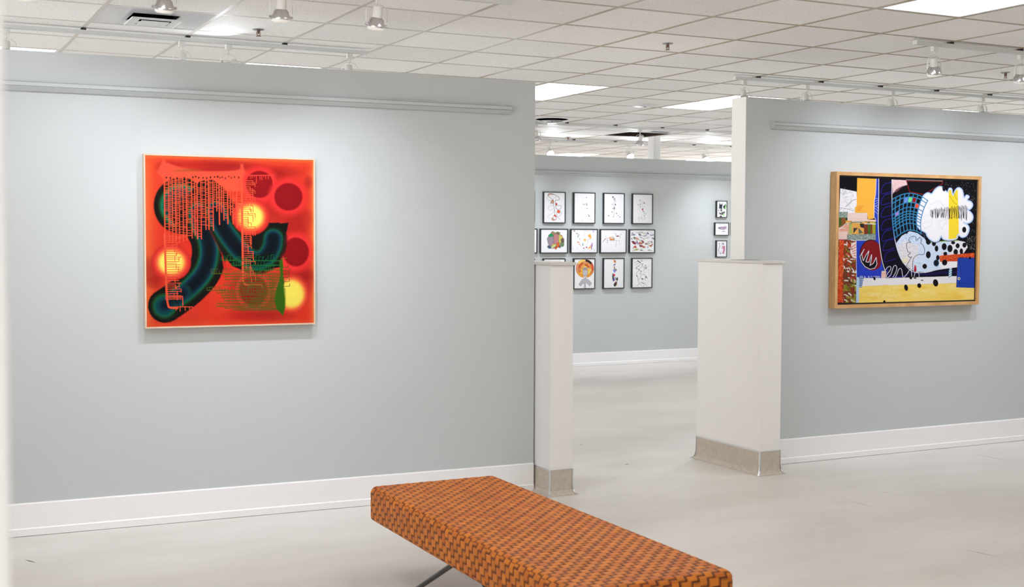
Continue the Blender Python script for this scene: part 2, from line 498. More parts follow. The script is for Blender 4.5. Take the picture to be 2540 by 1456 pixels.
def rail(name, x0, x1, z, loc, rotz, label):
    bm = NB()
    prof = [(0, 0.0), (0.012, 0.0), (0.016, 0.002), (0.040, 0.019), (0.036, 0.0205), (0.036, 0.0225), (0.044, 0.0245), (0.038, 0.041), (0.032, 0.042), (0.032, 0.044), (0.036, 0.0455), (0.030, 0.050), (0, 0.050)]
    add_prism(bm, prof, [((x0, 0, z), (0, -1, 0), (0, 0, 1)), ((x1, 0, z), (0, -1, 0), (0, 0, 1))])
    return struct(name, bm, M_wall, label, loc=loc, rotz=rotz)
rail('trim_3', -4.4, 3.285, 2.238, (0, AY - 0.0008, 0), A_ROT, 'long grey picture rail above the red painting')
rail('trim_4', 5.236, 14.8, 2.238, (0, BY - 0.0008, 0), 0, 'grey picture rail above the oak framed collage')
rail('trim_5', 2.1, 14.8, 2.226, (0, CY - 0.0008, 0), 0, 'grey picture rail along the back wall')

# low white piers either side of the opening
def pier(name, x0, x1, y0, y1, label):
    root = thing(name, label, 'pier', ((x0 + x1) / 2, (y0 + y1) / 2, 0), 0, None, 'structure')
    cx, cy_ = (x0 + x1) / 2, (y0 + y1) / 2
    a, b = x1 - cx, y1 - cy_
    bm = NB(); add_box(bm, -a, a, -b, b, 0.0, 1.356, 0.002); obj('body', bm, M_pier, root)
    bm = NB(); add_box(bm, -a - 0.012, a + 0.012, -b - 0.014, b + 0.014, 1.3565, 1.374, 0.003); obj('cap', bm, M_cap, root)
    # cove base: vertical strip flaring on to the floor
    prof = [(0.0005, 0.148), (0.003, 0.148), (0.0035, 0.05), (0.006, 0.028), (0.013, 0.012), (0.026, 0.003), (0.034, 0.0006), (0.0005, 0.0006)]
    bm = NB()
    ring = []
    for o_, z in prof:
        ring.append([bm.verts.new((sx * (a + o_), sy_ * (b + o_), z)) for sx, sy_ in ((-1, -1), (1, -1), (1, 1), (-1, 1))])
    for r1, r2 in zip(ring, ring[1:]):
        for k in range(4):
            k2 = (k + 1) % 4
            bm.faces.new((r1[k], r1[k2], r2[k2], r2[k]))
    obj('cove_base', bm, M_cove, root)
    # metal corner guards with flared feet, and a thin metal top edge
    for sx, sy_ in ((-1, -1), (1, -1), (1, 1), (-1, 1)):
        bm = NB()
        wd = 0.0085
        gp = [(0.150, 0.0045, wd), (0.05, 0.005, wd), (0.028, 0.0085, wd * 1.05), (0.012, 0.016, wd * 1.25), (0.004, 0.028, wd * 1.8), (0.0012, 0.034, wd * 2.1)]
        rings = []
        for z, o_, w_ in gp:
            px, py = sx * (a + o_), sy_ * (b + o_)
            rings.append([bm.verts.new((px - sx * w_, py + sy_ * 0.0012, z)), bm.verts.new((px, py, z)), bm.verts.new((px + sx * 0.0012, py - sy_ * w_, z))])
        for r1, r2 in zip(rings, rings[1:]):
            for k in range(2):
                bm.faces.new((r1[k], r1[k + 1], r2[k + 1], r2[k]))
        me = finish(bm)
        g = obj('corner_guard', me, M_metal, root)
        md = g.modifiers.new('thick', 'SOLIDIFY'); md.thickness = 0.0015
    bm = NB()
    for (p0, p1, q0, q1) in ((-a - .004, a + .004, -b - .004, -b - .0003), (-a - .004, a + .004, b + .0003, b + .004), (-a - .004, -a - .0003, -b, b), (a + .0003, a + .004, -b, b)):
        add_box(bm, p0, p1, q0, q1, 0.1475, 0.1515)
    obj('edge_strip', bm, M_metal, root)
    return root
pier('pillar', 3.464, 3.612, 6.372, 7.075, 'narrow low white pier at end of red painting partition')
pier('pillar', PX0, PX1, 6.350, 7.050, 'broad low white pier at end of right partition')

# square white column behind the back wall
bm = NB(); add_box(bm, 8.43, 8.53, 12.90, 13.03, 0.0, H + 0.28, 0.002)
struct('column', bm, M_pier, 'square white column rising behind the back wall')

# out of focus white post close to the camera at the left edge
bm = NB(); add_box(bm, -0.05, 0.069, 0.85, 0.97, 0.0, H - 0.001, 0.003)
struct('trim_6', bm, M_trim, 'blurred white door post at left picture edge')

# ------------------------------------------------------------------ ceiling fittings
# steel panel with square diffuser
t = thing('air_vent', 'square white air diffuser in a steel panel above left partition', 'air vent', (GX - 3.5 * T, GY + 2.5 * T, H), 0)
bm = NB(); e = T / 2 - 0.0125
for (p0, p1, q0, q1) in ((-e, e, -e, -.128), (-e, e, .128, e), (-e, -.128, -.128, .128), (.128, e, -.128, .128)):
    add_box(bm, p0, p1, q0, q1, 0.002, 0.006)
obj('steel_panel', bm, M_panel, t)
bm = NB(); add_box(bm, -.15, .15, -.15, .15, 0.15, 0.17); add_box(bm, -.15, -.13, -.15, .15, 0.008, .15); add_box(bm, .13, .15, -.15, .15, 0.008, .15); add_box(bm, -.13, .13, -.15, -.13, 0.008, .15); add_box(bm, -.13, .13, .13, .15, 0.008, .15)
obj('duct', bm, M_dark, t)
def ring_frame_flat(o_, i_, z0, z1):
    """flat square ring (or plate when i_ is 0) with a rolled lip"""
    bm = NB()
    if i_ == 0:
        add_box(bm, -o_, o_, -o_, o_, z0, z1, .0015)
    else:
        for (p0, p1, q0, q1) in ((-o_, o_, -o_, -i_), (-o_, o_, i_, o_), (-o_, -i_, -i_, i_), (i_, o_, -i_, i_)):
            add_box(bm, p0, p1, q0, q1, z0, z1)
        k = .006
        for (p0, p1, q0, q1) in ((-o_, o_, -o_, -o_ + k), (-o_, o_, o_ - k, o_), (-o_, -o_ + k, -o_ + k, o_ - k), (o_ - k, o_, -o_ + k, o_ - k)):
            add_box(bm, p0, p1, q0, q1, z0 - .004, z0 - .0002)
    return bm
bm = ring_frame_flat(.138, .088, -.024, -.020); obj('louvre', bm, M_vent, t)
bm = ring_frame_flat(.076, .0, -.030, -.026); obj('centre_plate', bm, M_vent, t)
bm = NB(); add_box(bm, -.006, .006, -.006, .006, -.0255, .10); add_box(bm, -.12, .12, -.004, .004, -.0195, -.014); obj('hanger', bm, M_dark, t)

t = thing('air_vent', 'round stepped black and white air diffuser near end of left partition', 'air vent', (GX + 4.53 * T, GY + 9.55 * T, H), 0)
bm = NB()
e = T / 2 - .0125
cx_, cy_ = -0.03 * T, -0.05 * T
N = 32
ring_i = [bm.verts.new((.17 * math.cos(2 * math.pi * k / N), .17 * math.sin(2 * math.pi * k / N), 0.003)) for k in range(N)]
def sq(k):
    a = 2 * math.pi * k / N
    c, s = math.cos(a), math.sin(a); q = e / max(abs(c), abs(s))
    return (c * q + cx_, s * q + cy_, 0.003)
ring_o = [bm.verts.new(sq(k)) for k in range(N)]
for k in range(N):
    bm.faces.new((ring_i[k], ring_i[(k + 1) % N], ring_o[(k + 1) % N], ring_o[k]))
obj('ceiling_plate', bm, M_tile, t)
bm = NB(); add_lathe(bm, [(.18, 0.004), (.18, .12), (0, .12)], 32); obj('duct', bm, M_dark, t)
for r0_, r1_, z0 in ((.115, .152, -.020), (.068, .106, -.029)):
    bm = NB(); add_lathe(bm, [(r0_, z0 + .004), (r1_ - .004, z0), (r1_, z0 - .003), (r1_ + .001, z0 + .002), (r0_, z0 + .006), (r0_, z0 + .004)], 36); obj('louvre', bm, M_vent, t, smooth=30)
bm = NB(); add_lathe(bm, [(0, -.040), (.050, -.039), (.056, -.036), (.050, -.034), (0, -.034)], 28); obj('centre_plate', bm, M_vent, t)
bm = NB(); add_lathe(bm, [(0, -.0335), (.006, -.0335), (.006, .11), (0, .11)], 10); add_box(bm, -.14, .14, -.004, .004, -.014, -.008); obj('hanger', bm, M_dark, t)

# missing tile beside the column: dark opening
t = thing('ceiling_opening', 'dark open ceiling cell with missing tile beside square column', 'ceiling opening', (GX + 7.5 * T, GY + 11.5 * T, H), 0, None, 'structure')
bm = NB(); e = T / 2 - .0125
add_box(bm, -e, e, -e, -e + .004, .006, .28); add_box(bm, -e, e, e - .004, e, .006, .28); add_box(bm, -e, -e + .004, -e + .004, e - .004, .006, .28); add_box(bm, e - .004, e, -e + .004, e - .004, .006, .28)
obj('shaft', bm, M_plenum, t)
t = thing('track_shadow_strip', 'small dark slot strip standing in for track shadow on ceiling, right of open tile', 'shadow strip', (GX + 7.52 * T, GY + 10.72 * T, H), 0)
bm = NB(); add_box(bm, -.13, .13, -.05, .05, -0.001, 0.0035); obj('shade', bm, M_dark, t)  # dark strip painted in for the shadow of the track
bm = NB()
for (p0, p1, q0, q1) in ((-.145, .145, -.06, -.05), (-.145, .145, .05, .06), (-.145, -.13, -.05, .05), (.13, .145, -.05, .05)):
    add_box(bm, p0, p1, q0, q1, -0.003, 0.0035)
obj('rim', bm, M_vent, t)  # pale border added round the shadow strip

# round ceiling speaker
t = thing('ceiling_speaker', 'round white ceiling speaker between the two middle light panels', 'speaker', (6.325, 9.833, H), 0)
bm = NB(); add_lathe(bm, [(0, -.012), (.10, -.011), (.118, -.008), (.125, -.002), (.125, .002), (0, .002)], 36); obj('grille', bm, M_vent, t, smooth=40)
bm = NB(); add_lathe(bm, [(0, -.016), (.008, -.015), (.01, -.0115), (0, -.0115)], 14); obj('centre_screw', bm, M_dark, t)

def sprinkler(x, y, label):
    t = thing('fire_sprinkler', label, 'sprinkler', (x, y, H), 0, 'ceiling sprinklers')
    bm = NB(); add_lathe(bm, [(0, -.004), (.028, -.004), (.034, -.001), (.034, .003), (0, .003)], 24); obj('escutcheon', bm, M_nickel, t, smooth=40)
    bm = NB(); add_lathe(bm, [(0, -.004), (.010, -.005), (.010, -.016), (.006, -.018), (.006, -.026), (0, -.026)], 14)
    add_tube(bm, [(.009, 0, -.014), (.012, 0, -.024), (.003, 0, -.038)], .0022, 6)
    add_tube(bm, [(-.009, 0, -.014), (-.012, 0, -.024), (-.003, 0, -.038)], .0022, 6)
    obj('sprinkler_frame', bm, M_bronze, t)
    bm = NB(); add_lathe(bm, [(0, -.040), (.015, -.040), (.016, -.038), (0, -.037)], 16); obj('deflector', bm, M_bronze, t)
sprinkler(1.996, 7.322, 'bronze sprinkler head in ceiling above the red painting')
sprinkler(4.429, 6.629, 'bronze sprinkler head in bare ceiling between the two partitions')
sprinkler(7.538, 13.455, 'small distant sprinkler head above the back wall lamps')
sprinkler(7.40, 6.62, 'sprinkler head beside rightmost hanging spotlight')

# ------------------------------------------------------------------ track lighting
TRZ = H - 0.034      # underside of the tracks
def track(x0, x1, y, label, end0=True, end1=True):
    t = thing('light_track', label, 'light track', ((x0 + x1) / 2, y, TRZ), 0, 'ceiling light tracks')
    L_ = (x1 - x0) / 2
    bm = NB()
    prof = [(-.018, 0), (-.007, 0), (-.007, .008), (.007, .008), (.007, 0), (.018, 0), (.018, .021), (-.018, .021)]
    add_prism(bm, prof, [((-L_, 0, 0), (0, 1, 0), (0, 0, 1)), ((L_, 0, 0), (0, 1, 0), (0, 0, 1))])
    obj('channel', bm, M_track, t)
    for s in ((-1,) if end0 else ()) + ((1,) if end1 else ()):
        bm = NB(); add_box(bm, s * L_ - .004, s * L_ + .004, -.0195, .0195, -.001, .0225, .001); obj('end_cap', bm, M_track, t)
    k0 = math.ceil((x0 - GX) / T); k1 = math.floor((x1 - GX) / T)
    for k in range(k0, k1 + 1):
        x = GX + k * T - (x0 + x1) / 2
        bm = NB(); add_box(bm, x - .013, x + .015, -.016, .016, .0215, .0336); obj('clip', bm, M_clip, t)
    return t
YN, YA, YB, YC, YD = 5.750, 7.760, 7.660, 11.72, 13.72
track(-3.6, 2.885, YN, 'light track at top edge, left, in front of the red painting', True, True)
track(5.650, 14.2, YN, 'light track at upper right in front of the right partition', True, True)
track(-3.6, 2.835, YA, 'light track behind the red painting partition', True, True)
track(5.722, 14.2, YB, 'light track behind the right partition', True, True)
track(4.2, 13.4, YC, 'light track hung before the back wall', True, True)
track(4.2, 13.4, YD, 'light track hung behind the back wall, carrying three lit lamps', True, True)

def head_meshes():
    d = {}
    bm = NB(); add_box(bm, -.019, .019, -.014, .014, -.034, -.0005, .003); d['adapter'] = finish(bm)
    bm = NB(); add_tube(bm, [(0, 0, -.034), (0, 0, -.046), (.004, 0, -.052), (-.004, 0, -.066)], .0045, 10); d['stem'] = finish(bm, 40)
    # stirrup yoke (flat strip bent to a U)
    bm = NB()
    pts = [(-.054, 0, -.142)]
    for k in range(0, 13):
        a = math.pi - math.pi * k / 12
        pts.append((.054 * math.cos(a), 0, -.092 + .034 * math.sin(a)))
    pts.append((.054, 0, -.142))
    add_tube(bm, pts, .004, 8, flat=(.0055, .0016)); d['yoke'] = finish(bm, 40)
    # lamp pieces are built about the pivot (0,0,0) pointing to -z
    bm = NB(); add_lathe(bm, [(0, .072), (.021, .072), (.0235, .069), (.0235, .0), (.027, -.004), (0, -.004)], 28); d['housing'] = finish(bm, 40)
    bm = NB(); add_lathe(bm, [(.0255, .018), (.034, .010), (.037, -.002), (.046, -.018), (.046, -.026), (.041, -.026), (.030, .0), (.0255, .008)], 32)
    for s in (-1, 1):
        mtx = Matrix.Translation((s * .049, 0, -.018)) @ Matrix.Rotation(math.pi / 2, 4, 'Y')
        add_lathe(bm, [(0, -.007), (.006, -.007), (.006, .007), (0, .007)], 12, mtx)
    d['reflector'] = finish(bm, 40)
    bm = NB(); add_lathe(bm, [(.041, -.0262), (.0425, -.036), (.036, -.043), (0, -.046)], 32); d['lens'] = finish(bm, 50)
    return d
HM = head_meshes()
_first = {}
def spotlight(x, y, label, tilt=0.0, pan=0.0, roll=0.0, lit=False, watts=None, size=70, blend=0.6, aim=None, group='track spotlights'):
    """pan: turn about z; tilt: swing of the lamp about the yoke axis"""
    t = thing('track_spotlight', label, 'spotlight', (x, y, TRZ), pan, group)
    for n, mm in (('adapter', M_enamel), ('stem', M_enamel), ('yoke', M_enamel)):
        o = bpy.data.objects.new(n, HM[n]); C.objects.link(o); o.parent = t
        if not HM[n].materials: HM[n].materials.append(mm)
    piv = (0, 0, -.142)
    for n, mm in (('housing', M_enamel), ('reflector', M_chrome), ('lens', None)):
        me = HM[n]
        if n == 'lens':
            key = 'lens_on' if lit else 'lens_off'
            if key not in _first:
                me = HM['lens'].copy(); me.materials.clear(); me.materials.append(M_lens_on if lit else M_lens_off); _first[key] = me
            me = _first[key]
        elif not me.materials:
            me.materials.append(mm)
        o = bpy.data.objects.new(n, me); C.objects.link(o)
        if n == 'housing':
            o.parent = t; o.location = piv; o.rotation_euler = (tilt, roll, 0); hs = o
        else:
            o.parent = hs
    if watts:
        ld = bpy.data.lights.new('spot_beam', 'SPOT'); ld.energy = watts
        ld.spot_size = math.radians(size); ld.spot_blend = blend; ld.shadow_soft_size = 0.03
        ld.color = (0.925, 0.98, 1.085)
        lo = bpy.data.objects.new('spot_beam', ld); C.objects.link(lo)
        p = Vector((x, y, TRZ - .20)); a = Vector(aim)
        dv = (a - p).normalized()
        p = Vector((x, y, TRZ - .142)) + dv * .055
        lo.location = p
        lo.rotation_euler = (a - p).to_track_quat('-Z', 'Y').to_euler()
    return t
# near row, washing the left partition
spotlight(1.139, YN, 'leftmost of three silver rimmed spotlights cut by the top edge', tilt=0.25, watts=SPOT_W * .74, size=94, blend=1.0, aim=(1.05, 6.62, 1.45))
spotlight(1.676, YN, 'middle of three silver rimmed spotlights at the top edge', tilt=0.18, watts=SPOT_W, size=94, blend=1.0, aim=(1.70, 6.62, 1.05))
spotlight(2.151, YN, 'rightmost of three silver rimmed spotlights at the top edge, fully in view', tilt=0.22, roll=.05, watts=SPOT_W * .85, size=94, blend=1.0, aim=(2.25, 6.60, 1.25))
spotlight(5.808, YN, 'silver rimmed spotlight at left end of the upper right track', tilt=0.22, roll=-.25, watts=SPOT_W * .84, size=112, blend=1.0, aim=(5.95, 6.6, 1.45))
spotlight(6.560, YN, 'silver rimmed spotlight cut off at right picture edge', tilt=0.22, roll=-.2, watts=SPOT_W * .84, size=112, blend=1.0, aim=(6.75, 6.6, 1.45))
spotlight(0.560, YN, 'spotlight on the near left track outside the picture', tilt=0.22, watts=SPOT_W * .22, size=130, blend=1.0, aim=(0.6, 6.65, 1.9))
spotlight(7.450, YN, 'added unseen spotlight on the near right track', tilt=0.22, watts=SPOT_W * .84, size=112, blend=1.0, aim=(7.6, 6.6, 1.45))  # head added out of frame for its beam on the right partition
# row behind the left partition
spotlight(0.640, YA, 'white spotlight at far left edge behind the partition top', tilt=-0.3, watts=SPOT_W, size=80, aim=(0.64, 6.9, 0.9))
spotlight(1.640, YA, 'first of two neighbouring white spotlights behind the partition, hanging upright', tilt=-0.35, roll=.15, watts=SPOT_W, size=80, aim=(1.64, 6.9, .9))
spotlight(1.925, YA, 'second of two neighbouring white spotlights behind the partition, swung sideways', tilt=-0.2, roll=.95, pan=.2, watts=4, size=115, aim=(1.56, 7.2, 2.742))
spotlight(2.716, YA, 'white spotlight at right end of track behind the red painting partition', tilt=-0.5, roll=.1, watts=SPOT_W, size=80, aim=(2.7, 6.9, .9))
# row behind the right partition
spotlight(5.812, YB, 'white spotlight hanging just over the white end of right partition', tilt=-0.45, roll=.15, watts=SPOT_W, size=80, aim=(5.9, 6.9, .9))
spotlight(6.410, YB, 'second white spotlight peeking over right partition, left of centre', tilt=-0.35, roll=.1)
spotlight(7.290, YB, 'third white spotlight peeking over right partition, above the framed collage', tilt=-0.35, roll=.1, watts=SPOT_W, size=80, aim=(7.2, 6.9, .9))
spotlight(8.295, YB, 'fourth white spotlight peeking over right partition, near right picture edge', tilt=-0.35, roll=.1)
# before the back wall
spotlight(6.177, YC, 'distant silver rimmed spotlight beside end of left partition', tilt=0.3, roll=-.2, watts=SPOT_W * 1.25, size=94, blend=1.0, aim=(6.5, 12.6, 1.05))
spotlight(7.478, YC, 'distant silver rimmed spotlight in front of square column', tilt=0.3, watts=SPOT_W * 1.25, size=94, blend=1.0, aim=(7.5, 12.6, 1.05))
spotlight(9.000, YC, 'spotlight before the back wall hidden by right partition', tilt=0.3, watts=SPOT_W * 1.25, size=94, blend=1.0, aim=(9.1, 12.6, 1.05))
# lit lamps behind the back wall, facing the viewer
spotlight(7.428, YD, 'dazzling lit lamp above back wall, left one of three', tilt=-0.85, roll=.1, lit=True, watts=30, size=150, blend=1.0, aim=(7.428, 6.0, 1.2))
spotlight(8.600, YD, 'dazzling lit lamp above back wall, middle one of three beside column', tilt=-0.85, roll=.1, lit=True, watts=30, size=150, blend=1.0, aim=(8.600, 6.0, 1.2))
spotlight(9.785, YD, 'dazzling lit lamp above back wall, right one of three', tilt=-0.75, roll=.1, lit=True, watts=30, size=150, blend=1.0, aim=(9.785, 6.0, 1.2))

# ------------------------------------------------------------------ pictures
PIG = 0.86           # pigments relative to the measured tones

def homog(quad):
    """unit square (0,0)(1,0)(1,1)(0,1) -> quad TL,TR,BR,BL"""
    src = [(0, 0), (1, 0), (1, 1), (0, 1)]
    A = []; b = []
    for (u, v), (x, y) in zip(src, quad):
        A.append([u, v, 1, 0, 0, 0, -u * x, -v * x]); b.append(x)
        A.append([0, 0, 0, u, v, 1, -u * y, -v * y]); b.append(y)
    h = np.linalg.solve(np.array(A, float), np.array(b, float))
    return np.append(h, 1).reshape(3, 3)

def smooth_pts(p, closed=False, n=6):
    p = [np.array(q, float) for q in p]
    out = []
    N = len(p)
    rng = range(N if closed else N - 1)
    for i in rng:
        p0 = p[(i - 1) % N] if closed or i > 0 else p[0]
        p1 = p[i]; p2 = p[(i + 1) % N]
        p3 = p[(i + 2) % N] if closed or i + 2 < N else p[N - 1]
        for k in range(n):
            t = k / n
            out.append(.5 * ((2 * p1) + (-p0 + p2) * t + (2 * p0 - 5 * p1 + 4 * p2 - p3) * t * t + (-p0 + 3 * p1 - 3 * p2 + p3) * t ** 3))
    if not closed: out.append(p[-1])
    return out

class Art:
    """a picture laid out on a fine grid of vertices; every mark is a shape in the picture's own drawing frame"""
    def __init__(self, quad, w, h, nx, base):
        self.w, self.h = w, h
        self.nx = nx; self.ny = max(2, int(round(nx * h / w)))
        u, v = np.meshgrid(np.linspace(0, 1, self.nx + 1), np.linspace(0, 1, self.ny + 1))
        self.u, self.v = u.ravel(), v.ravel()
        Hm = homog(quad)
        q = Hm @ np.stack([self.u, self.v, np.ones_like(self.u)])
        self.x = q[0] / q[2]; self.y = q[1] / q[2]
        self.c = np.empty((len(self.u), 3)); self.c[:] = lin(base)
        self.px = (self.x.max() - self.x.min()) / self.nx
        self.idx_all = np.arange(len(self.u))
    def _sub(self, x0, y0, x1, y1):
        return np.nonzero((self.x >= x0) & (self.x <= x1) & (self.y >= y0) & (self.y <= y1))[0]
    def mix(self, idx, a, col):
        a = np.clip(a, 0, 1)[:, None]
        self.c[idx] = self.c[idx] * (1 - a) + np.array(lin(col)) * a
    def segdist(self, idx, pts):
        X, Y = self.x[idx], self.y[idx]
        d = np.full(len(idx), 1e18)
        for (x0, y0), (x1, y1) in zip(pts, pts[1:]):
            dx, dy = x1 - x0, y1 - y0
            L = dx * dx + dy * dy + 1e-12
            t = np.clip(((X - x0) * dx + (Y - y0) * dy) / L, 0, 1)
            d = np.minimum(d, (X - x0 - t * dx) ** 2 + (Y - y0 - t * dy) ** 2)
        return np.sqrt(d)
    def line(self, pts, wid, col, sm=False, a=1.0, soft=None):
        if sm: pts = smooth_pts(pts)
        soft = self.px * .9 if soft is None else soft
        P = np.array(pts, float); m_ = wid / 2 + soft + 1
        idx = self._sub(P[:, 0].min() - m_, P[:, 1].min() - m_, P[:, 0].max() + m_, P[:, 1].max() + m_)
        if not len(idx): return
        d = self.segdist(idx, pts)
        self.mix(idx, a * np.clip((wid / 2 + soft / 2 - d) / soft, 0, 1), col)
    def inside(self, idx, pts):
        X, Y = self.x[idx], self.y[idx]
        ins = np.zeros(len(idx), bool)
        n = len(pts)
        for i in range(n):
            x0, y0 = pts[i]; x1, y1 = pts[(i + 1) % n]
            if y0 == y1: continue
            c = ((y0 > Y) != (y1 > Y)) & (X < (x1 - x0) * (Y - y0) / (y1 - y0) + x0)
            ins ^= c
        return ins
    def poly(self, pts, col, sm=False, a=1.0, soft=None, edge=None, noise=0):
        if sm: pts = smooth_pts(pts, True)
        soft = self.px * .9 if soft is None else soft
        P = np.array(pts, float)
        idx = self._sub(P[:, 0].min() - soft, P[:, 1].min() - soft, P[:, 0].max() + soft, P[:, 1].max() + soft)
        if not len(idx): return
        d = self.segdist(idx, list(pts) + [pts[0]])
        sd = np.where(self.inside(idx, pts), d, -d)
        if noise: sd = sd + NR.normal(0, noise, len(idx))
        self.mix(idx, a * np.clip(sd / soft + .5, 0, 1), col)
        if edge: self.line(list(pts) + [pts[0]], edge[0], edge[1])
    def ell(self, cx, cy, rx, ry, col, a=1.0, soft=None, rot=0.0):
        soft = self.px * .9 if soft is None else soft
        r = max(rx, ry) + soft
        idx = self._sub(cx - r, cy - r, cx + r, cy + r)
        if not len(idx): return
        dx, dy = self.x[idx] - cx, self.y[idx] - cy
        c, s = math.cos(rot), math.sin(rot)
        q = np.sqrt(((dx * c + dy * s) / rx) ** 2 + ((-dx * s + dy * c) / ry) ** 2)
        self.mix(idx, a * np.clip((1 - q) * min(rx, ry) / soft + .5, 0, 1), col)
    def ramp(self, idx, t, stops, alpha=True):
        """stops [(t, colour, alpha)]"""
        ts = [s[0] for s in stops]
        L = np.array([lin(s[1]) for s in stops])
        col = np.stack([np.interp(t, ts, L[:, k]) for k in range(3)], 1)
        al = np.interp(t, ts, [s[2] for s in stops])[:, None]
        self.c[idx] = self.c[idx] * (1 - al) + col * al
    def radial(self, cx, cy, rx, ry, stops):
        k = stops[-1][0]
        idx = self._sub(cx - rx * k, cy - ry * k, cx + rx * k, cy + ry * k)
        t = np.sqrt(((self.x[idx] - cx) / rx) ** 2 + ((self.y[idx] - cy) / ry) ** 2)
        self.ramp(idx, t, stops)
    def tube(self, pts, half, stops, jag=0.0):
        pts = smooth_pts(pts)
        P = np.array(pts); k = half * stops[-1][0] + 4
        idx = self._sub(P[:, 0].min() - k, P[:, 1].min() - k, P[:, 0].max() + k, P[:, 1].max() + k)
        t = self.segdist(idx, pts) / half
        if jag: t = t + NR.normal(0, jag, len(idx))
        self.ramp(idx, t, stops)
    def grain(self, amt, idx=None):
        idx = self.idx_all if idx is None else idx
        self.c[idx] *= (1 + NR.normal(0, amt, len(idx)))[:, None]
    def cloudy(self, amt, cells, col, idx=None):
        """low frequency blotches towards col"""
        g = NR.rand(cells + 2, cells + 2)
        a = self.u * cells; b = self.v * cells
        i = a.astype(int); j = b.astype(int); fa = a - i; fb = b - j
        fa = fa * fa * (3 - 2 * fa); fb = fb * fb * (3 - 2 * fb)
        n = (g[j, i] * (1 - fa) + g[j, i + 1] * fa) * (1 - fb) + (g[j + 1, i] * (1 - fa) + g[j + 1, i + 1] * fa) * fb
        ii = self.idx_all if idx is None else idx
        self.mix(ii, np.clip((n[ii] - .4) * 2, 0, 1) * amt, col)
    def mesh(self, pig=PIG):
        """front face in local x,z at y=0, origin at the centre"""
        nx, ny = self.nx, self.ny
        co = np.stack([(self.u - .5) * self.w, np.zeros_like(self.u), (.5 - self.v) * self.h], 1)
        me = bpy.data.meshes.new('picture')
        i, j = np.meshgrid(np.arange(nx), np.arange(ny))
        a = (j * (nx + 1) + i).ravel()
        f = np.stack([a, a + nx + 1, a + nx + 2, a + 1], 1)
        me.vertices.add(len(co)); me.vertices.foreach_set('co', co.ravel())
        me.loops.add(f.size); me.loops.foreach_set('vertex_index', f.ravel().astype(np.int32))
        me.polygons.add(len(f)); me.polygons.foreach_set('loop_start', np.arange(0, f.size, 4, dtype=np.int32))
        me.update(calc_edges=True)
        at = me.attributes.new('pigment', 'FLOAT_COLOR', 'POINT')
        rgba = np.ones((len(co), 4), np.float32); rgba[:, :3] = np.clip(self.c * pig, 0, .95)
        at.data.foreach_set('color', rgba.ravel())
        me.validate()
        return me

def ring_frame(w, h, fw, d0, d1, inset=0.0):
    """mitred frame bars: outer w x h, face width fw, from y=d0 (front) to y=d1 (back)"""
    bm = NB()
    a, b = w / 2, h / 2
    cs = ((-1, -1), (1, -1), (1, 1), (-1, 1))
    of = [bm.verts.new((sx * a, d0, sz * b)) for sx, sz in cs]
    inf = [bm.verts.new((sx * (a - fw), d0, sz * (b - fw))) for sx, sz in cs]
    ob = [bm.verts.new((sx * a, d1, sz * b)) for sx, sz in cs]
    inb = [bm.verts.new((sx * (a - fw), d1, sz * (b - fw))) for sx, sz in cs]
    for k in range(4):
        q = (k + 1) % 4
        bm.faces.new((of[k], of[q], inf[q], inf[k])); bm.faces.new((ob[k], inb[k], inb[q], ob[q]))
        bm.faces.new((of[k], ob[k], ob[q], of[q])); bm.faces.new((inf[k], inf[q], inb[q], inb[k]))
    return bm

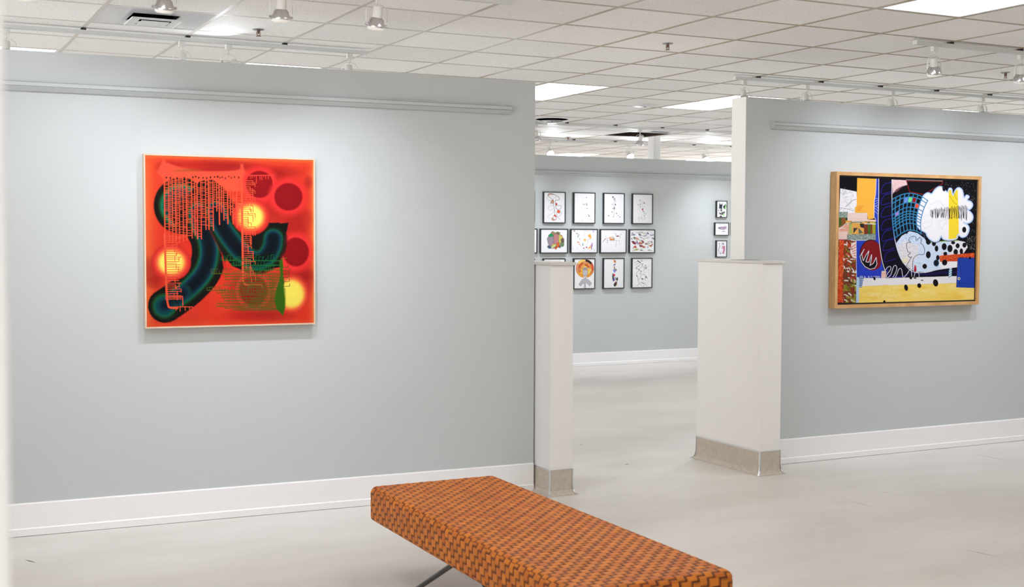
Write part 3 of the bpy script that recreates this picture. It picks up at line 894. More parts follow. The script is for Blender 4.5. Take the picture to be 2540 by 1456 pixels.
# ---- the red painting (drawing frame 1340 x 1456)
def red_painting():
    A = Art([(75, 65), (1287, 98), (1285, 1285), (78, 1320)], .889, .889, 470, (224, 50, 32))
    al = A.idx_all
    A.cloudy(.55, 5, (190, 36, 30)); A.cloudy(.4, 9, (236, 74, 44)); A.cloudy(.25, 4, (205, 45, 34))
    A.ramp(al, A.u, [(0, (248, 120, 58), .75), (.05, (238, 84, 46), .45), (.13, (230, 60, 40), 0), (.94, (230, 60, 40), 0), (.985, (238, 100, 50), .5), (1, (248, 150, 70), .8)])
    A.ramp(al, A.v, [(0, (250, 130, 60), .75), (.02, (240, 90, 48), .4), (.06, (230, 60, 40), 0), (.96, (230, 66, 40), 0), (1, (240, 96, 46), .5)])
    # dusky patches
    for x, y, rx, ry in ((1040, 190, 200, 60), (760, 150, 260, 40), (1250, 260, 40, 60), (250, 150, 120, 60), (1120, 610, 170, 90), (110, 900, 120, 120), (1150, 940, 200, 60), (900, 1230, 300, 60), (560, 175, 240, 30), (1020, 480, 190, 120), (1180, 520, 130, 110), (1010, 230, 110, 90), (860, 1060, 240, 170), (1220, 960, 90, 160), (140, 990, 90, 70), (560, 130, 330, 40)):
        A.radial(x, y, rx, ry, [(0, (158, 24, 22), .75), (.6, (166, 26, 24), .5), (1, (176, 30, 26), 0)])
    # coral veil along the top
    A.poly([(160, 190), (205, 95), (230, 120), (320, 150), (430, 180), (600, 190), (720, 178), (762, 165), (764, 128), (778, 128), (786, 165), (815, 205), (790, 235), (790, 330), (200, 300), (205, 245)], (250, 84, 60), soft=16, a=.95)
    A.ell(372, 205, 122, 40, (166, 84, 34), soft=26, a=.85)
    # discs
    dsk = [(0, (150, 12, 18), 1), (.93, (144, 10, 16), 1), (1.0, (190, 26, 30), 1), (1.07, (240, 52, 50), .95), (1.25, (236, 48, 46), .7), (1.6, (220, 44, 40), 0)]
    A.radial(898, 276, 97, 98, dsk); A.radial(1106, 366, 101, 100, dsk); A.radial(1158, 768, 93, 105, dsk)
    A.radial(850, 1052, 104, 112, [(0, (140, 14, 18), 1), (.9, (150, 14, 18), 1), (1.0, (205, 34, 34), .9), (1.14, (240, 56, 52), .85), (1.35, (200, 36, 32), .5), (1.7, (170, 30, 26), 0)])
    # dark body
    blk = (13, 14, 10)
    prof = [(0, (2, 10, 18), 1), (.20, (2, 18, 28), 1), (.34, (3, 36, 52), 1), (.43, (5, 74, 82), 1), (.50, (9, 92, 66), 1), (.56, (16, 70, 32), 1), (.63, (22, 30, 14), 1), (.72, (14, 14, 9), 1), (.97, blk, 1), (1.03, blk, 0)]
    A.radial(330, 432, 195, 205, [(0, blk, 1), (.6, (8, 60, 60), 1), (.70, (14, 120, 86), 1), (.76, (24, 80, 40), 1), (.84, (20, 22, 12), 1), (.98, blk, 1), (1.03, blk, 0)])
    A.poly([(470, 250), (560, 240), (640, 300), (720, 420), (742, 500), (800, 590), (900, 600), (950, 556), (1035, 553), (1050, 560), (1107, 553), (1095, 612), (1072, 670), (1040, 760), (1048, 880), (900, 905), (760, 898), (700, 875), (640, 800), (600, 735), (540, 660), (470, 640), (330, 640), (250, 520)], blk, soft=5, noise=1.5)
    A.tube([(455, 480), (470, 570), (520, 680), (530, 800), (490, 920), (400, 1025), (300, 1105), (212, 1165)], 124, prof, .012)
    A.radial(206, 1166, 113, 118, [(0, (2, 10, 18), 1), (.28, (3, 26, 40), 1), (.5, (5, 66, 80), 1), (.62, (10, 92, 68), 1), (.72, (24, 70, 34), 1), (.84, (20, 22, 12), 1), (.98, blk, .9), (1.03, blk, 0)])
    A.tube([(215, 1160), (290, 1108), (340, 1070)], 108, [(0, (2, 12, 20), .9), (.3, (3, 34, 50), .8), (.48, (5, 70, 78), .5), (.6, (12, 76, 48), .2), (.7, blk, 0)], .01)
    A.tube([(585, 470), (620, 570), (675, 660), (755, 760), (850, 830), (935, 810), (985, 735), (996, 670)], 118, [(0, (2, 9, 16), 1), (.28, (2, 18, 28), 1), (.42, (4, 48, 62), 1), (.51, (7, 84, 78), 1), (.57, (14, 72, 40), 1), (.65, (18, 28, 16), 1), (.8, blk, .9), (.92, blk, 0)], .01)
    A.poly([(622, 770), (640, 830), (660, 880), (700, 890), (690, 900), (640, 905), (632, 860)], (206, 40, 32), soft=8)
    A.line([(535, 600), (625, 790)], 9, (120, 30, 24), a=.5, soft=10)
    sun = [(0, (253, 240, 112), 1), (.70, (254, 234, 104), 1), (.84, (252, 186, 80), 1), (.97, (246, 116, 62), 1), (1.12, (232, 62, 48), 1), (1.32, (206, 42, 36), .95), (1.42, (190, 34, 30), 0)]
    A.radial(835, 512, 100, 98, sun); A.radial(258, 846, 104, 98, sun)
    A.radial(1122, 1075, 98, 108, [(0, (254, 236, 96), 1), (.75, (253, 230, 92), 1), (.9, (252, 190, 78), 1), (1.02, (246, 120, 62), 1), (1.2, (228, 66, 46), .8), (1.5, (200, 44, 36), 0)])
    # coral drip comb
    co = (234, 84, 52)
    cols = [(212, 690), (243, 700), (268, 690), (292, 690), (318, 700), (345, 690), (370, 684), (408, 668), (430, 650), (447, 672), (475, 674), (508, 606), (530, 604), (562, 612), (588, 470), (606, 568), (622, 480), (638, 536), (667, 562), (686, 500), (704, 564), (732, 590), (766, 640)]
    A.poly([(205, 185), (790, 180), (785, 232), (205, 232)], (250, 84, 60), soft=14, a=.8)
    for k, (x, yb) in enumerate(cols):
        A.line([(x, 205), (x + (yb - 205) * .006, yb)], 7 if k % 3 else 9, co, a=.96)
        if R.random() < .35 and k < 21: A.line([(x + 12, 240), (x + 12, yb - 110 - R.random() * 120)], 3, co, a=.8)
    for (x0, b0), (x1, b1) in zip(cols, cols[1:]):
        y = 226 + R.random() * 14
        lim = min(b0, b1) - 14
        while y < lim:
            if R.random() < .88:
                A.line([(x0, y), (x1, y + R.uniform(-2, 2))], R.choice((3, 4, 5, 6)), co, a=R.uniform(.75, 1))
            y += R.uniform(10, 21)
    for (x0, b0), (x1, b1) in zip(cols, cols[1:]):
        if R.random() < .8: A.ell((x0 + x1) / 2, 224 + R.uniform(-5, 8), 5.5, R.uniform(5, 9), blk if x0 < 600 else (120, 26, 24), soft=4)
    # left long ladder, then its hook
    A.line([(212, 640), (218, 900), (224, 1060), (232, 1150), (246, 1176), (300, 1180)], 15, co, True)
    A.line([(240, 1176), (330, 1170), (410, 1172)], 6, co); A.line([(412, 1172), (415, 1225)], 4, (232, 70, 56))
    for x, d in ((292, 22), (320, 30), (357, 24), (388, 18)): A.line([(x, 1174), (x, 1174 + d)], 5, co)
    y = 660
    while y < 1120:
        ln = R.choice((80, 95, 105, 110)) if y < 1010 else R.choice((70, 90, 110))
        A.line([(215, y), (218 + ln, y - 2)], 5, co if not 770 < y < 930 else (240, 104, 66))
        if R.random() < .6:
            x = 218 + ln - R.choice((0, 14, 30)); A.line([(x, y), (x + 1, y + R.choice((14, 22, 28, 40)))], 5, co)
        y += R.uniform(11, 18)
    A.line([(338, 1095), (340, 1160)], 6, co); A.line([(228, 1095), (338, 1095)], 6, co); A.line([(300, 1060), (300, 1120)], 5, co)
    # right ladder
    A.line([(768, 180), (772, 500), (774, 800), (776, 960), (784, 1000), (806, 1012)], 14, co, True)
    A.line([(800, 1008), (870, 1006), (912, 1008), (912, 1024)], 5, (210, 110, 40)); A.line([(790, 1000), (780, 980)], 6, co)
    y = 250
    while y < 965:
        ln = R.choice((40, 55, 62, 75, 90))
        A.line([(772, y), (775 + ln, y - 1)], 4.5, co)
        A.line([(775 + ln, y), (776 + ln, y + R.choice((14, 20, 28, 46)))], 4.5, co)
        if R.random() < .25: A.line([(800, y), (800, y + 30)], 4, co)
        y += R.uniform(11, 17)
    y = 415
    while y < 580:
        A.line([(742, y), (772, y)], 4, (240, 120, 66)); y += R.uniform(9, 15)
    # drip line across the top disc
    A.line([(812, 211), (985, 209), (996, 216), (997, 272)], 6, (236, 66, 54), True)
    for x, d in ((834, 24), (846, 18), (860, 12), (876, 58), (903, 30), (916, 34), (930, 12), (944, 26), (963, 28)):
        A.line([(x, 210), (x, 210 + d)], 5, (236, 66, 54))
    # green comb lying on its side
    for y, x0, dark in ((830, 620, 1), (868, 690, 1), (900, 780, 1), (928, 545, 0), (950, 650, 0), (972, 645, 0), (992, 700, 0), (1012, 640, 0), (1030, 720, 0), (1050, 515, 0), (1068, 590, 0), (1085, 620, 0), (1104, 620, 0), (1124, 640, 0), (1146, 590, 0), (1168, 582, 0), (1180, 640, 0), (1192, 700, 0)):
        g = (22, 104, 40) if dark else (84, 88, 28)
        A.line([(x0, y), ((x0 + 1040) / 2, y + R.uniform(-3, 3)), (1045, y + R.uniform(-4, 4))], 6.5, g, a=.9)
        x = x0
        while x < 1000:
            hgt = R.uniform(12, 40) if y < 1100 else R.uniform(8, 22)
            A.line([(x, y), (x + R.uniform(-2, 4), y - hgt)], 4, g, a=.8)
            if R.random() < .55: A.line([(x, y - hgt), (x + R.uniform(10, 28), y - hgt - 3)], 4, g, a=.8)
            x += R.uniform(11, 26)
    for y, x1 in ((882, 1100), (905, 1112), (930, 1105), (955, 1106), (985, 1110), (1020, 1112)):
        A.line([(1060, y), (x1, y - 2), (x1, y - 20)], 4, (70, 66, 20))
    A.poly([(1038, 836), (1062, 812), (1066, 870), (1064, 930), (1074, 985), (1070, 1040), (1078, 1110), (1076, 1185), (1063, 1236), (1040, 1208), (1016, 1186), (1000, 1120), (1012, 1050), (1034, 980), (1046, 930), (1040, 880)], (52, 98, 14), soft=6, noise=1.2)
    A.poly([(1046, 900), (1046, 1190), (900, 1196), (760, 1192), (820, 1130), (930, 1060), (990, 960)], (58, 92, 18), soft=50, a=.38)
    A.line([(1045, 1030), (1070, 1040), (1072, 1170)], 22, (46, 104, 12), soft=12, a=.7)
    A.line([(1058, 818), (1092, 812)], 4, (96, 100, 30))
    A.grain(.05)
    return A

# ---- the collage (drawing frame 1456 x 1456)
def collage():
    A = Art([(140, 112), (1352, 154), (1332, 1240), (116, 1272)], 1.283, .860, 520, (12, 11, 17))
    W = (238, 235, 238)
    rnd = random.Random(3)
    def scr(x0, y0, x1, y1, n, col, wd=2, L=30, a=.8):
        for _ in range(n):
            x, y = rnd.uniform(x0, x1), rnd.uniform(y0, y1); t = rnd.uniform(0, 6.28); l = rnd.uniform(L * .3, L)
            A.line([(x, y), (x + l * .5 * math.cos(t), y + l * .5 * math.sin(t) + rnd.uniform(-4, 4)), (x + l * math.cos(t), y + l * math.sin(t))], wd, col, a=a)
    # right black field with white flecks
    scr(1060, 165, 1345, 330, 90, (120, 116, 108), 3, 9, .7); scr(1280, 300, 1345, 820, 60, (110, 108, 104), 3, 9, .6); scr(1270, 650, 1345, 780, 40, (150, 146, 140), 3, 9, .7)
    # top left
    A.poly([(148, 218), (292, 248), (294, 380), (280, 440), (210, 446), (138, 440)], W)
    scr(150, 235, 285, 430, 34, (140, 138, 142), 2.5, 46, .8); A.line([(195, 385), (260, 325), (285, 318)], 4, (70, 66, 70)); A.line([(140, 395), (215, 405), (270, 425)], 3, (90, 88, 90))
    A.poly([(298, 124), (462, 131), (463, 200), (457, 300), (448, 380), (446, 480), (438, 496), (392, 500), (384, 442), (276, 440), (276, 392), (292, 378)], (247, 180, 66))
    A.poly([(300, 380), (350, 375), (330, 425), (285, 430)], (240, 160, 56), soft=14)
    A.poly([(463, 131), (488, 133), (484, 300), (486, 700), (460, 700), (462, 520), (452, 495), (447, 480), (449, 330), (456, 296)], (44, 66, 180))
    A.line([(466, 131), (462, 240), (456, 296), (448, 330), (446, 480), (458, 500)], 4, W)
    for y in (312, 330, 348, 368): A.line([(452, y + (y - 312) * .3), (480, y)], 3, (190, 200, 236))
    for y in (384, 410, 440): A.line([(450, y - 14), (480, y + 14)], 3, (190, 200, 236))
    # textiles
    A.poly([(136, 432), (214, 432), (212, 486), (134, 486)], (124, 142, 132)); scr(138, 436, 208, 480, 26, (196, 206, 198), 2.5, 14)
    A.poly([(212, 442), (386, 442), (386, 500), (462, 508), (462, 522), (210, 516)], (244, 234, 224))
    for y in range(448, 520, 11): A.line([(214, y), (384 if y < 496 else 460, y + 3)], 3.5, (214, 118, 84))
    A.poly([(134, 486), (196, 486), (210, 516), (462, 522), (460, 560), (132, 580)], (66, 96, 40))
    for k in range(7): A.poly([(158, 490 + k * 9), (192, 490 + k * 9), (192, 494 + k * 9), (158, 494 + k * 9)], (190, 60, 40))
    A.poly([(196, 510), (250, 522), (210, 540), (194, 536)], (226, 160, 62)); A.poly([(330, 520), (400, 524), (360, 548)], (222, 158, 66)); A.poly([(404, 522), (456, 524), (452, 540), (410, 538)], (200, 170, 60))
    A.line([(250, 520), (360, 524)], 5, W); A.line([(210, 536), (320, 532)], 4, W); A.line([(360, 541), (460, 543)], 5, W)
    A.poly([(132, 580), (212, 540), (250, 545), (250, 640), (130, 636)], (232, 186, 160))
    for k in range(9): A.line([(140, 560 + k * 10), (222, 556 + k * 10)], 3.5, (206, 96, 70))
    A.poly([(222, 545), (250, 545), (250, 636), (222, 636)], (190, 196, 110))
    for k in range(9): A.line([(222, 549 + k * 10), (250, 549 + k * 10)], 3, (80, 110, 40))
    A.poly([(250, 530), (358, 536), (356, 638), (250, 636)], (224, 164, 78))
    A.poly([(262, 580), (303, 578), (262, 630)], (52, 50, 54)); A.poly([(308, 578), (350, 625), (308, 632)], (92, 104, 88)); A.poly([(318, 540), (356, 540), (356, 582), (324, 572)], (40, 38, 38)); A.line([(303, 530), (303, 636)], 3, (180, 150, 110))
    for x0, x1, c in ((357, 390, (146, 58, 36)), (390, 414, (74, 120, 34)), (414, 430, (150, 62, 40)), (430, 458, (186, 186, 50))):
        A.poly([(x0, 545), (x1, 545), (x1, 638), (x0, 638)], c)
    for k in range(10): A.line([(357, 552 + k * 9), (458, 552 + k * 9)], 3, (40, 36, 28))
    A.line([(140, 590), (205, 530)], 4, W); A.line([(134, 580), (190, 582)], 4, W)
    A.poly([(130, 610), (210, 612), (206, 684), (128, 684)], (242, 228, 220))
    for y in range(616, 684, 9): A.line([(130, y), (206, y + 2)], 3, (216, 122, 92))
    A.poly([(206, 640), (460, 634), (460, 692), (204, 690)], (128, 142, 134)); scr(210, 642, 455, 686, 90, (190, 202, 196), 2.5, 16); scr(210, 642, 455, 686, 40, (80, 92, 88), 2.5, 12)
    # painterly strip at lower left
    A.poly([(136, 688), (288, 692), (290, 1264), (118, 1266)], (120, 60, 40))
    for _ in range(170):
        x, y = rnd.uniform(170, 286), rnd.uniform(690, 1262); t = rnd.uniform(-.3, 1.6)
        c = rnd.choice(((130, 38, 26), (160, 50, 30), (110, 110, 30), (140, 140, 40), (196, 60, 40), (238, 230, 222), (60, 66, 30), (170, 60, 40), (240, 234, 228))) if y < 1050 else rnd.choice(((120, 122, 30), (146, 146, 44), (238, 234, 222), (96, 100, 24), (130, 40, 30), (150, 150, 50)))
        l = rnd.uniform(10, 44)
        A.line([(x, y), (x + l * .5 * math.cos(t) + 4, y + l * .5 * math.sin(t)), (x + l * math.cos(t), y + l * math.sin(t) )], rnd.uniform(5, 13), c, True, a=.92)
    A.poly([(245, 720), (285, 705), (286, 860), (255, 850), (232, 800)], (236, 214, 206), soft=6); 
    for k in range(5): A.line([(240 + k * 6, 760 + k * 18), (282, 730 + k * 26)], 6, (196, 40, 40))
    A.line([(200, 800), (215, 770), (250, 770)], 6, (40, 44, 20)); A.line([(210, 1040), (235, 1085), (285, 1095)], 8, (30, 40, 24), True)
    A.poly([(136, 688), (180, 690), (166, 960), (160, 1262), (118, 1264), (128, 980)], (206, 66, 32))
    for _ in range(220):
        x, y = rnd.uniform(122, 176), rnd.uniform(690, 1260); A.line([(x, y), (x + 2, y + 9)], 4, rnd.choice(((246, 130, 70), (168, 40, 20), (238, 108, 52))), a=.8)
    # blue square and claw ball
    A.poly([(287, 692), (490, 690), (500, 830), (525, 950), (552, 1040), (288, 1034)], (40, 62, 182))
    A.line([(287, 692), (380, 692)], 4, W); A.line([(287, 692), (288, 1034)], 4, (200, 208, 236))
    A.ell(415, 824, 99, 138, (22, 14, 20)); A.ell(418, 828, 97, 134, (126, 22, 26)); A.ell(428, 900, 78, 68, (128, 24, 28))
    claw = [(358, 773), (335, 819), (340, 850), (349, 881), (372, 830), (399, 789), (390, 830), (371, 890), (399, 894), (410, 860), (423, 824), (420, 870), (408, 923), (439, 903), (463, 850), (470, 912), (450, 948), (408, 958), (364, 934), (332, 890), (320, 838)]
    A.poly(claw, (14, 12, 18)); A.line(claw + [claw[0]], 5, (226, 224, 232))
    for x in range(312, 500, 9):
        if rnd.random() < .8: A.line([(x, 1018 + rnd.uniform(0, 8)), (x + rnd.uniform(-2, 4), 1034)], 4, (206, 212, 238))
    # navy column
    A.poly([(490, 130), (602, 138), (604, 330), (606, 560), (628, 700), (668, 850), (720, 930), (792, 985), (900, 990), (1010, 968), (1182, 944), (1184, 1026), (552, 1040), (520, 930), (492, 700), (482, 500), (486, 330)], (13, 10, 26))
    for k, y in enumerate((170, 270, 385, 500, 600, 690, 790)):
        o = max(0, (y - 560) * .12)
        A.line([(600 + o, y - 6), (540 + o, y + 10), (512 + o, y + 60), (510 + o, y + 96), (550 + o, y + 92), (606 + o, y + 74)], 5, (42, 36, 148), True, a=.9)
    A.line([(606, 480), (622, 650), (660, 800), (700, 890)], 9, (44, 40, 160), True, a=.8); A.line([(560, 940), (570, 1010), (640, 1030), (740, 1015)], 10, (40, 36, 150), True, a=.8)
    A.line([(760, 990), (900, 1005), (1060, 990), (1180, 985)], 14, (34, 30, 110), a=.5, soft=12)
    A.line([(488, 131), (487, 330), (482, 500), (490, 690), (512, 860), (540, 968)], 5, W, True)
    A.line([(604, 140), (604, 330), (607, 500), (630, 690), (668, 830), (720, 920), (790, 982), (900, 988), (1010, 962), (1180, 938)], 5, W, True)
    # pale grid and arch
    A.poly([(606, 138), (730, 146), (745, 186), (680, 205), (640, 232), (612, 268)], (240, 216, 216))
    for k in range(9): A.line([(608, 152 + k * 13), (735 - k * 10, 156 + k * 11)], 2, (206, 130, 130)); A.line([(618 + k * 14, 140), (614 + k * 14, 262 - k * 9)], 2, (206, 130, 130))
    A.line([(612, 268), (650, 222), (700, 198), (742, 186)], 3, (150, 130, 150), True)
    A.line([(734, 150), (760, 252), (884, 274), (960, 230), (1050, 178), (1052, 158), (734, 150)], 8, (122, 26, 28))
    A.line([(730, 141), (1050, 152)], 5, (200, 196, 190), a=.6)
    # speckled limb
    limb = [(640, 720), (690, 652), (762, 610), (830, 628), (890, 676), (930, 732), (960, 706), (1190, 697), (1250, 710), (1274, 756), (1240, 808), (1190, 824), (1060, 832), (1024, 850), (1030, 892), (1184, 884), (1184, 940), (1050, 955), (900, 986), (800, 980), (722, 920), (664, 830)]
    A.poly(limb, (206, 220, 240)); A.poly([(1120, 700), (1190, 697), (1250, 710), (1274, 756), (1240, 808), (1190, 824), (1110, 828)], (232, 228, 230), soft=6)
    A.poly([(652, 742), (720, 690), (840, 740), (830, 830), (785, 900), (785, 970), (722, 920), (672, 826)], (226, 222, 226), soft=8)
    A.poly([(1000, 892), (1184, 886), (1184, 940), (1040, 950)], (236, 234, 236), soft=6)
    for _ in range(420):
        x, y = rnd.uniform(640, 900), rnd.uniform(630, 950)
        if y > 700 and x > 850: continue
        if (x - 640) < (y - 720) * .38 - 8 or (y < 720 and x < 640 + (720 - y)): continue
        c = (120, 150, 200) if y < 730 else rnd.choice(((150, 148, 156), (170, 168, 172)))
        l = rnd.uniform(6, 18); A.line([(x, y), (x + l, y + rnd.uniform(-5, 5))], 2, c, a=.7)
    A.poly([(690, 860), (740, 850), (750, 890), (705, 900)], (240, 226, 170), soft=20, a=.7)
    A.line([(788, 976), (788, 885), (806, 845), (840, 824), (884, 822), (892, 775), (872, 730), (858, 720), (866, 690), (848, 668), (820, 696), (812, 660), (772, 662), (752, 690), (768, 712), (740, 716), (732, 745), (746, 800), (768, 806), (746, 832), (768, 852), (776, 845), (728, 935)], 4.5, (20, 18, 24), True)
    A.poly([(798, 975), (803, 930), (806, 918), (815, 930), (820, 975)], (176, 26, 40), True)
    # dots
    for x, y, rx, ry in ((925, 826, 21, 33), (893, 932, 20, 23), (998, 769, 16, 28), (1066, 752, 22, 32), (1117, 769, 23, 34), (1076, 818, 17, 18), (1009, 855, 15, 24), (1070, 897, 23, 27), (1145, 715, 18, 16), (1185, 744, 18, 23), (1245, 738, 18, 23), (1168, 802, 20, 28), (1218, 795, 15, 27), (975, 722, 18, 25), (925, 700, 22, 34), (732, 620, 13, 14)):
        A.ell(x, y, rx, ry, (17, 12, 22))
    A.ell(996, 902, 25, 32, (40, 90, 110)); A.ell(996, 901, 20, 26, (20, 20, 34))
    A.poly([(940, 706), (1192, 692), (1192, 700), (950, 712)], (150, 190, 70))
    A.poly([(1024, 834), (1190, 821), (1334, 808), (1334, 854), (1190, 850), (1182, 886), (1030, 892)], (208, 72, 34))
    for _ in range(190):
        x, y = rnd.uniform(1030, 1330), rnd.uniform(814, 884)
        if y > 852 and x > 1180: continue
        A.line([(x, y), (x + 9, y - 3)], 3.5, rnd.choice(((246, 130, 62), (150, 36, 18))), a=.8)
    A.ell(1076, 816, 17, 17, (17, 12, 22)); A.ell(1009, 850, 14, 22, (17, 12, 22)); A.ell(1070, 897, 23, 27, (17, 12, 22))
    # cloud
    cloud = [(885, 284), (921, 260), (956, 270), (982, 234), (1017, 205), (1052, 211), (1062, 245), (1074, 240), (1096, 256), (1110, 222), (1131, 226), (1141, 280), (1167, 234), (1193, 214), (1224, 236), (1241, 306), (1263, 282), (1285, 296), (1268, 326), (1303, 343), (1316, 374), (1294, 409), (1260, 405), (1303, 442), (1320, 480), (1307, 519), (1272, 537), (1236, 530), (1276, 559), (1285, 598), (1263, 650), (1224, 666), (1188, 642), (1172, 681), (1105, 692), (1057, 681), (1039, 652), (1017, 695), (982, 706), (947, 690), (916, 655), (903, 624), (864, 600), (840, 580), (822, 520), (840, 400), (862, 330)]
    cs = smooth_pts(cloud, True, 4)
    A.line(cs + [cs[0]], 22, (34, 28, 76)); A.poly(cs, (243, 240, 244)); 
    yb = [(1106, 232), (1131, 236), (1143, 288), (1167, 244), (1186, 226), (1196, 640), (1186, 676), (1106, 684)]
    A.poly(yb, (246, 216, 52)); A.line(cs + [cs[0]], 11, (192, 214, 242)); A.line([(1052, 211), (1060, 240), (1072, 238)], 10, (14, 10, 20))
    A.ell(1060, 228, 10, 16, (30, 14, 40))
    A.line([(940, 370), (1020, 330), (1060, 375), (1000, 500), (960, 420)], 2, (190, 188, 192)); A.line([(880, 480), (930, 450), (960, 470), (950, 560), (890, 590), (870, 540), (930, 520)], 2, (190, 188, 192)); A.line([(1020, 520), (1100, 495), (1045, 590), (1020, 560), (1020, 520)], 2, (190, 188, 192))
    A.line([(1112, 285), (1140, 330), (1155, 355), (1180, 366)], 3, (120, 100, 30)); A.line([(1150, 250), (1165, 300), (1185, 330)], 3, (130, 110, 30))
    x = 943
    while x < 1262:
        t = (x - 943) / 320; y0 = 412 - 36 * t + rnd.uniform(-9, 12); y1 = 482 + 22 * t + rnd.uniform(-14, 10)
        k = rnd.choice((-9, -4, 0, 4, 9, 12)); A.line([(x, y0), (x + k, y1)], 4, (22, 18, 26))
        if rnd.random() < .4: A.line([(x + k, y1), (x + 10, y0 + 8)], 3, (22, 18, 26))
        x += rnd.uniform(6, 11)
    A.ell(1243, 597, 18, 27, (22, 12, 22))
    # blue net
    def bez(P, t):
        q = smooth_pts(P, False, 12); f = t * (len(q) - 1); i = min(int(f), len(q) - 2); f -= i
        return q[i] * (1 - f) + q[i + 1] * f
    top = [(608, 318), (690, 276), (770, 264), (850, 284), (920, 330)]; bot = [(630, 672), (690, 628), (750, 600), (810, 606), (862, 630)]
    lef = [(608, 318), (605, 440), (612, 560), (630, 672)]; rig = [(920, 330), (884, 410), (858, 520), (862, 630)]
    def coons(s, t):
        a = (1 - t) * bez(top, s) + t * bez(bot, s); b = (1 - s) * bez(lef, t) + s * bez(rig, t)
        c = (1 - s) * (1 - t) * np.array(top[0]) + s * (1 - t) * np.array(top[-1]) + (1 - s) * t * np.array(bot[0]) + s * t * np.array(bot[-1])
        return tuple(a + b - c)
    A.poly([coons(k / 20, 0) for k in range(15)] + [coons(.70, k / 12) for k in range(13)] + [coons(.7 - k * .07, 1) for k in range(11)] + [coons(0, 1 - k / 12) for k in range(12)], (14, 13, 20))
    nb = (54, 132, 178)
    us = [0, .11, .22, .34, .46, .58, .70, .82, 1.0]; vs = [0, .13, .27, .40, .50, .57, .64, .71, .80, 1.0]
    for (i, j, c) in ((3, 1, (112, 136, 222)), (4, 1, (120, 226, 130)), (5, 1, (150, 18, 26)), (6, 2, (236, 84, 44)), (1, 3, (168, 130, 204))):
        A.poly([coons(us[i], vs[j]), coons(us[i + 1], vs[j]), coons(us[i + 1], vs[j + 1]), coons(us[i], vs[j + 1])], c)
    for s in us: A.line([coons(s, k / 14) for k in range(15)], 8, nb)
    for t in vs: A.line([coons(k / 14, t) for k in range(15)], 8, nb)
    # lower bands
    A.poly([(312, 1038), (552, 1040), (1184, 1022), (1178, 1086), (760, 1100), (326, 1114)], (233, 229, 232))
    A.poly([(308, 1114), (760, 1100), (1178, 1086), (1178, 1126), (1334, 1130), (1332, 1242), (290, 1268)], (246, 214, 108))
    for _ in range(46):
        x, y = rnd.uniform(330, 1310), rnd.uniform(1115, 1240); A.ell(x, y, rnd.uniform(20, 60), rnd.uniform(8, 22), rnd.choice(((250, 226, 150), (240, 196, 74), (248, 220, 120))), a=.6, soft=18)
    for P in ([(320, 1230), (345, 1160), (395, 1190), (440, 1165), (455, 1200), (440, 1245)], [(500, 1240), (505, 1190), (520, 1180), (530, 1130), (600, 1130), (600, 1160)], [(640, 1240), (620, 1220), (650, 1150), (655, 1130)], [(345, 1050), (400, 1120)], [(365, 1045), (420, 1110)]):
        A.line(P, 2.5, (160, 126, 60), True, a=.4)
    A.poly([(288, 1030), (312, 1032), (308, 1266), (284, 1268)], (178, 206, 236))
    A.poly([(312, 1040), (352, 1040), (334, 1128), (310, 1124)], (56, 106, 160))
    for k in range(5): A.line([(314, 1052 + k * 16), (346 - k * 3, 1054 + k * 16)], 5, W); 
    A.line([(328, 1040), (320, 1124)], 3, (56, 106, 160))
    A.poly([(512, 976), (550, 976), (548, 1038), (508, 1038)], (240, 226, 214), edge=(3, (200, 204, 230)))
    for k in range(6): A.line([(512, 984 + k * 9), (548, 984 + k * 9)], 4, (220, 120, 66))
    A.line([(540, 974), (562, 942), (586, 932), (594, 950), (580, 978), (562, 1000), (554, 1026), (568, 1033), (592, 1008), (608, 960), (620, 930), (638, 924), (646, 950), (634, 990), (612, 1030)], 4.5, (226, 226, 236), True)
    A.line([(632, 1034), (648, 1000), (662, 962), (678, 950), (690, 966), (694, 1000), (702, 1034)], 4.5, (226, 226, 236), True)
    A.line([(712, 1030), (738, 1000), (754, 972), (768, 962), (776, 990), (778, 1026)], 4.5, (226, 226, 236), True)
    A.line([(800, 1024), (808, 992), (826, 984), (840, 998), (844, 1028)], 4.5, (226, 226, 236), True)
    for x, y, rx, ry in ((728, 1128, 17, 29), (845, 1109, 18, 22), (990, 1084, 23, 34), (447, 1043, 10, 17), (770, 1036, 13, 16), (535, 1256, 11, 12)):
        A.ell(x, y, rx, ry, (22, 10, 16), rot=-.2)
    A.ell(808, 1040, 14, 6, (60, 30, 34)); A.ell(870, 1060, 11, 5, (60, 30, 34))
    A.poly([(1114, 950), (1134, 948), (1130, 1030), (1106, 1030)], W)
    for k in range(4): A.line([(1108, 972 + k * 20), (1132, 956 + k * 20)], 8, (46, 150, 180))
    A.poly([(1186, 856), (1334, 856), (1332, 1132), (1174, 1126)], (34, 64, 164)); A.poly([(1196, 880), (1214, 1040), (1178, 1124), (1176, 1110)], (40, 72, 176))
    A.line([(1198, 866), (1212, 1000), (1196, 1100)], 5, (24, 44, 120)); A.line([(1180, 1086), (1330, 1092)], 4, (26, 48, 130)); A.line([(1186, 856), (1174, 1126)], 4, (90, 60, 60))
    A.ell(1197, 1045, 12, 13, (226, 222, 214)); A.ell(1198, 1045, 6, 7, (60, 54, 50)); A.ell(1294, 856, 9, 13, (14, 12, 20))
    A.grain(.03)
    return A

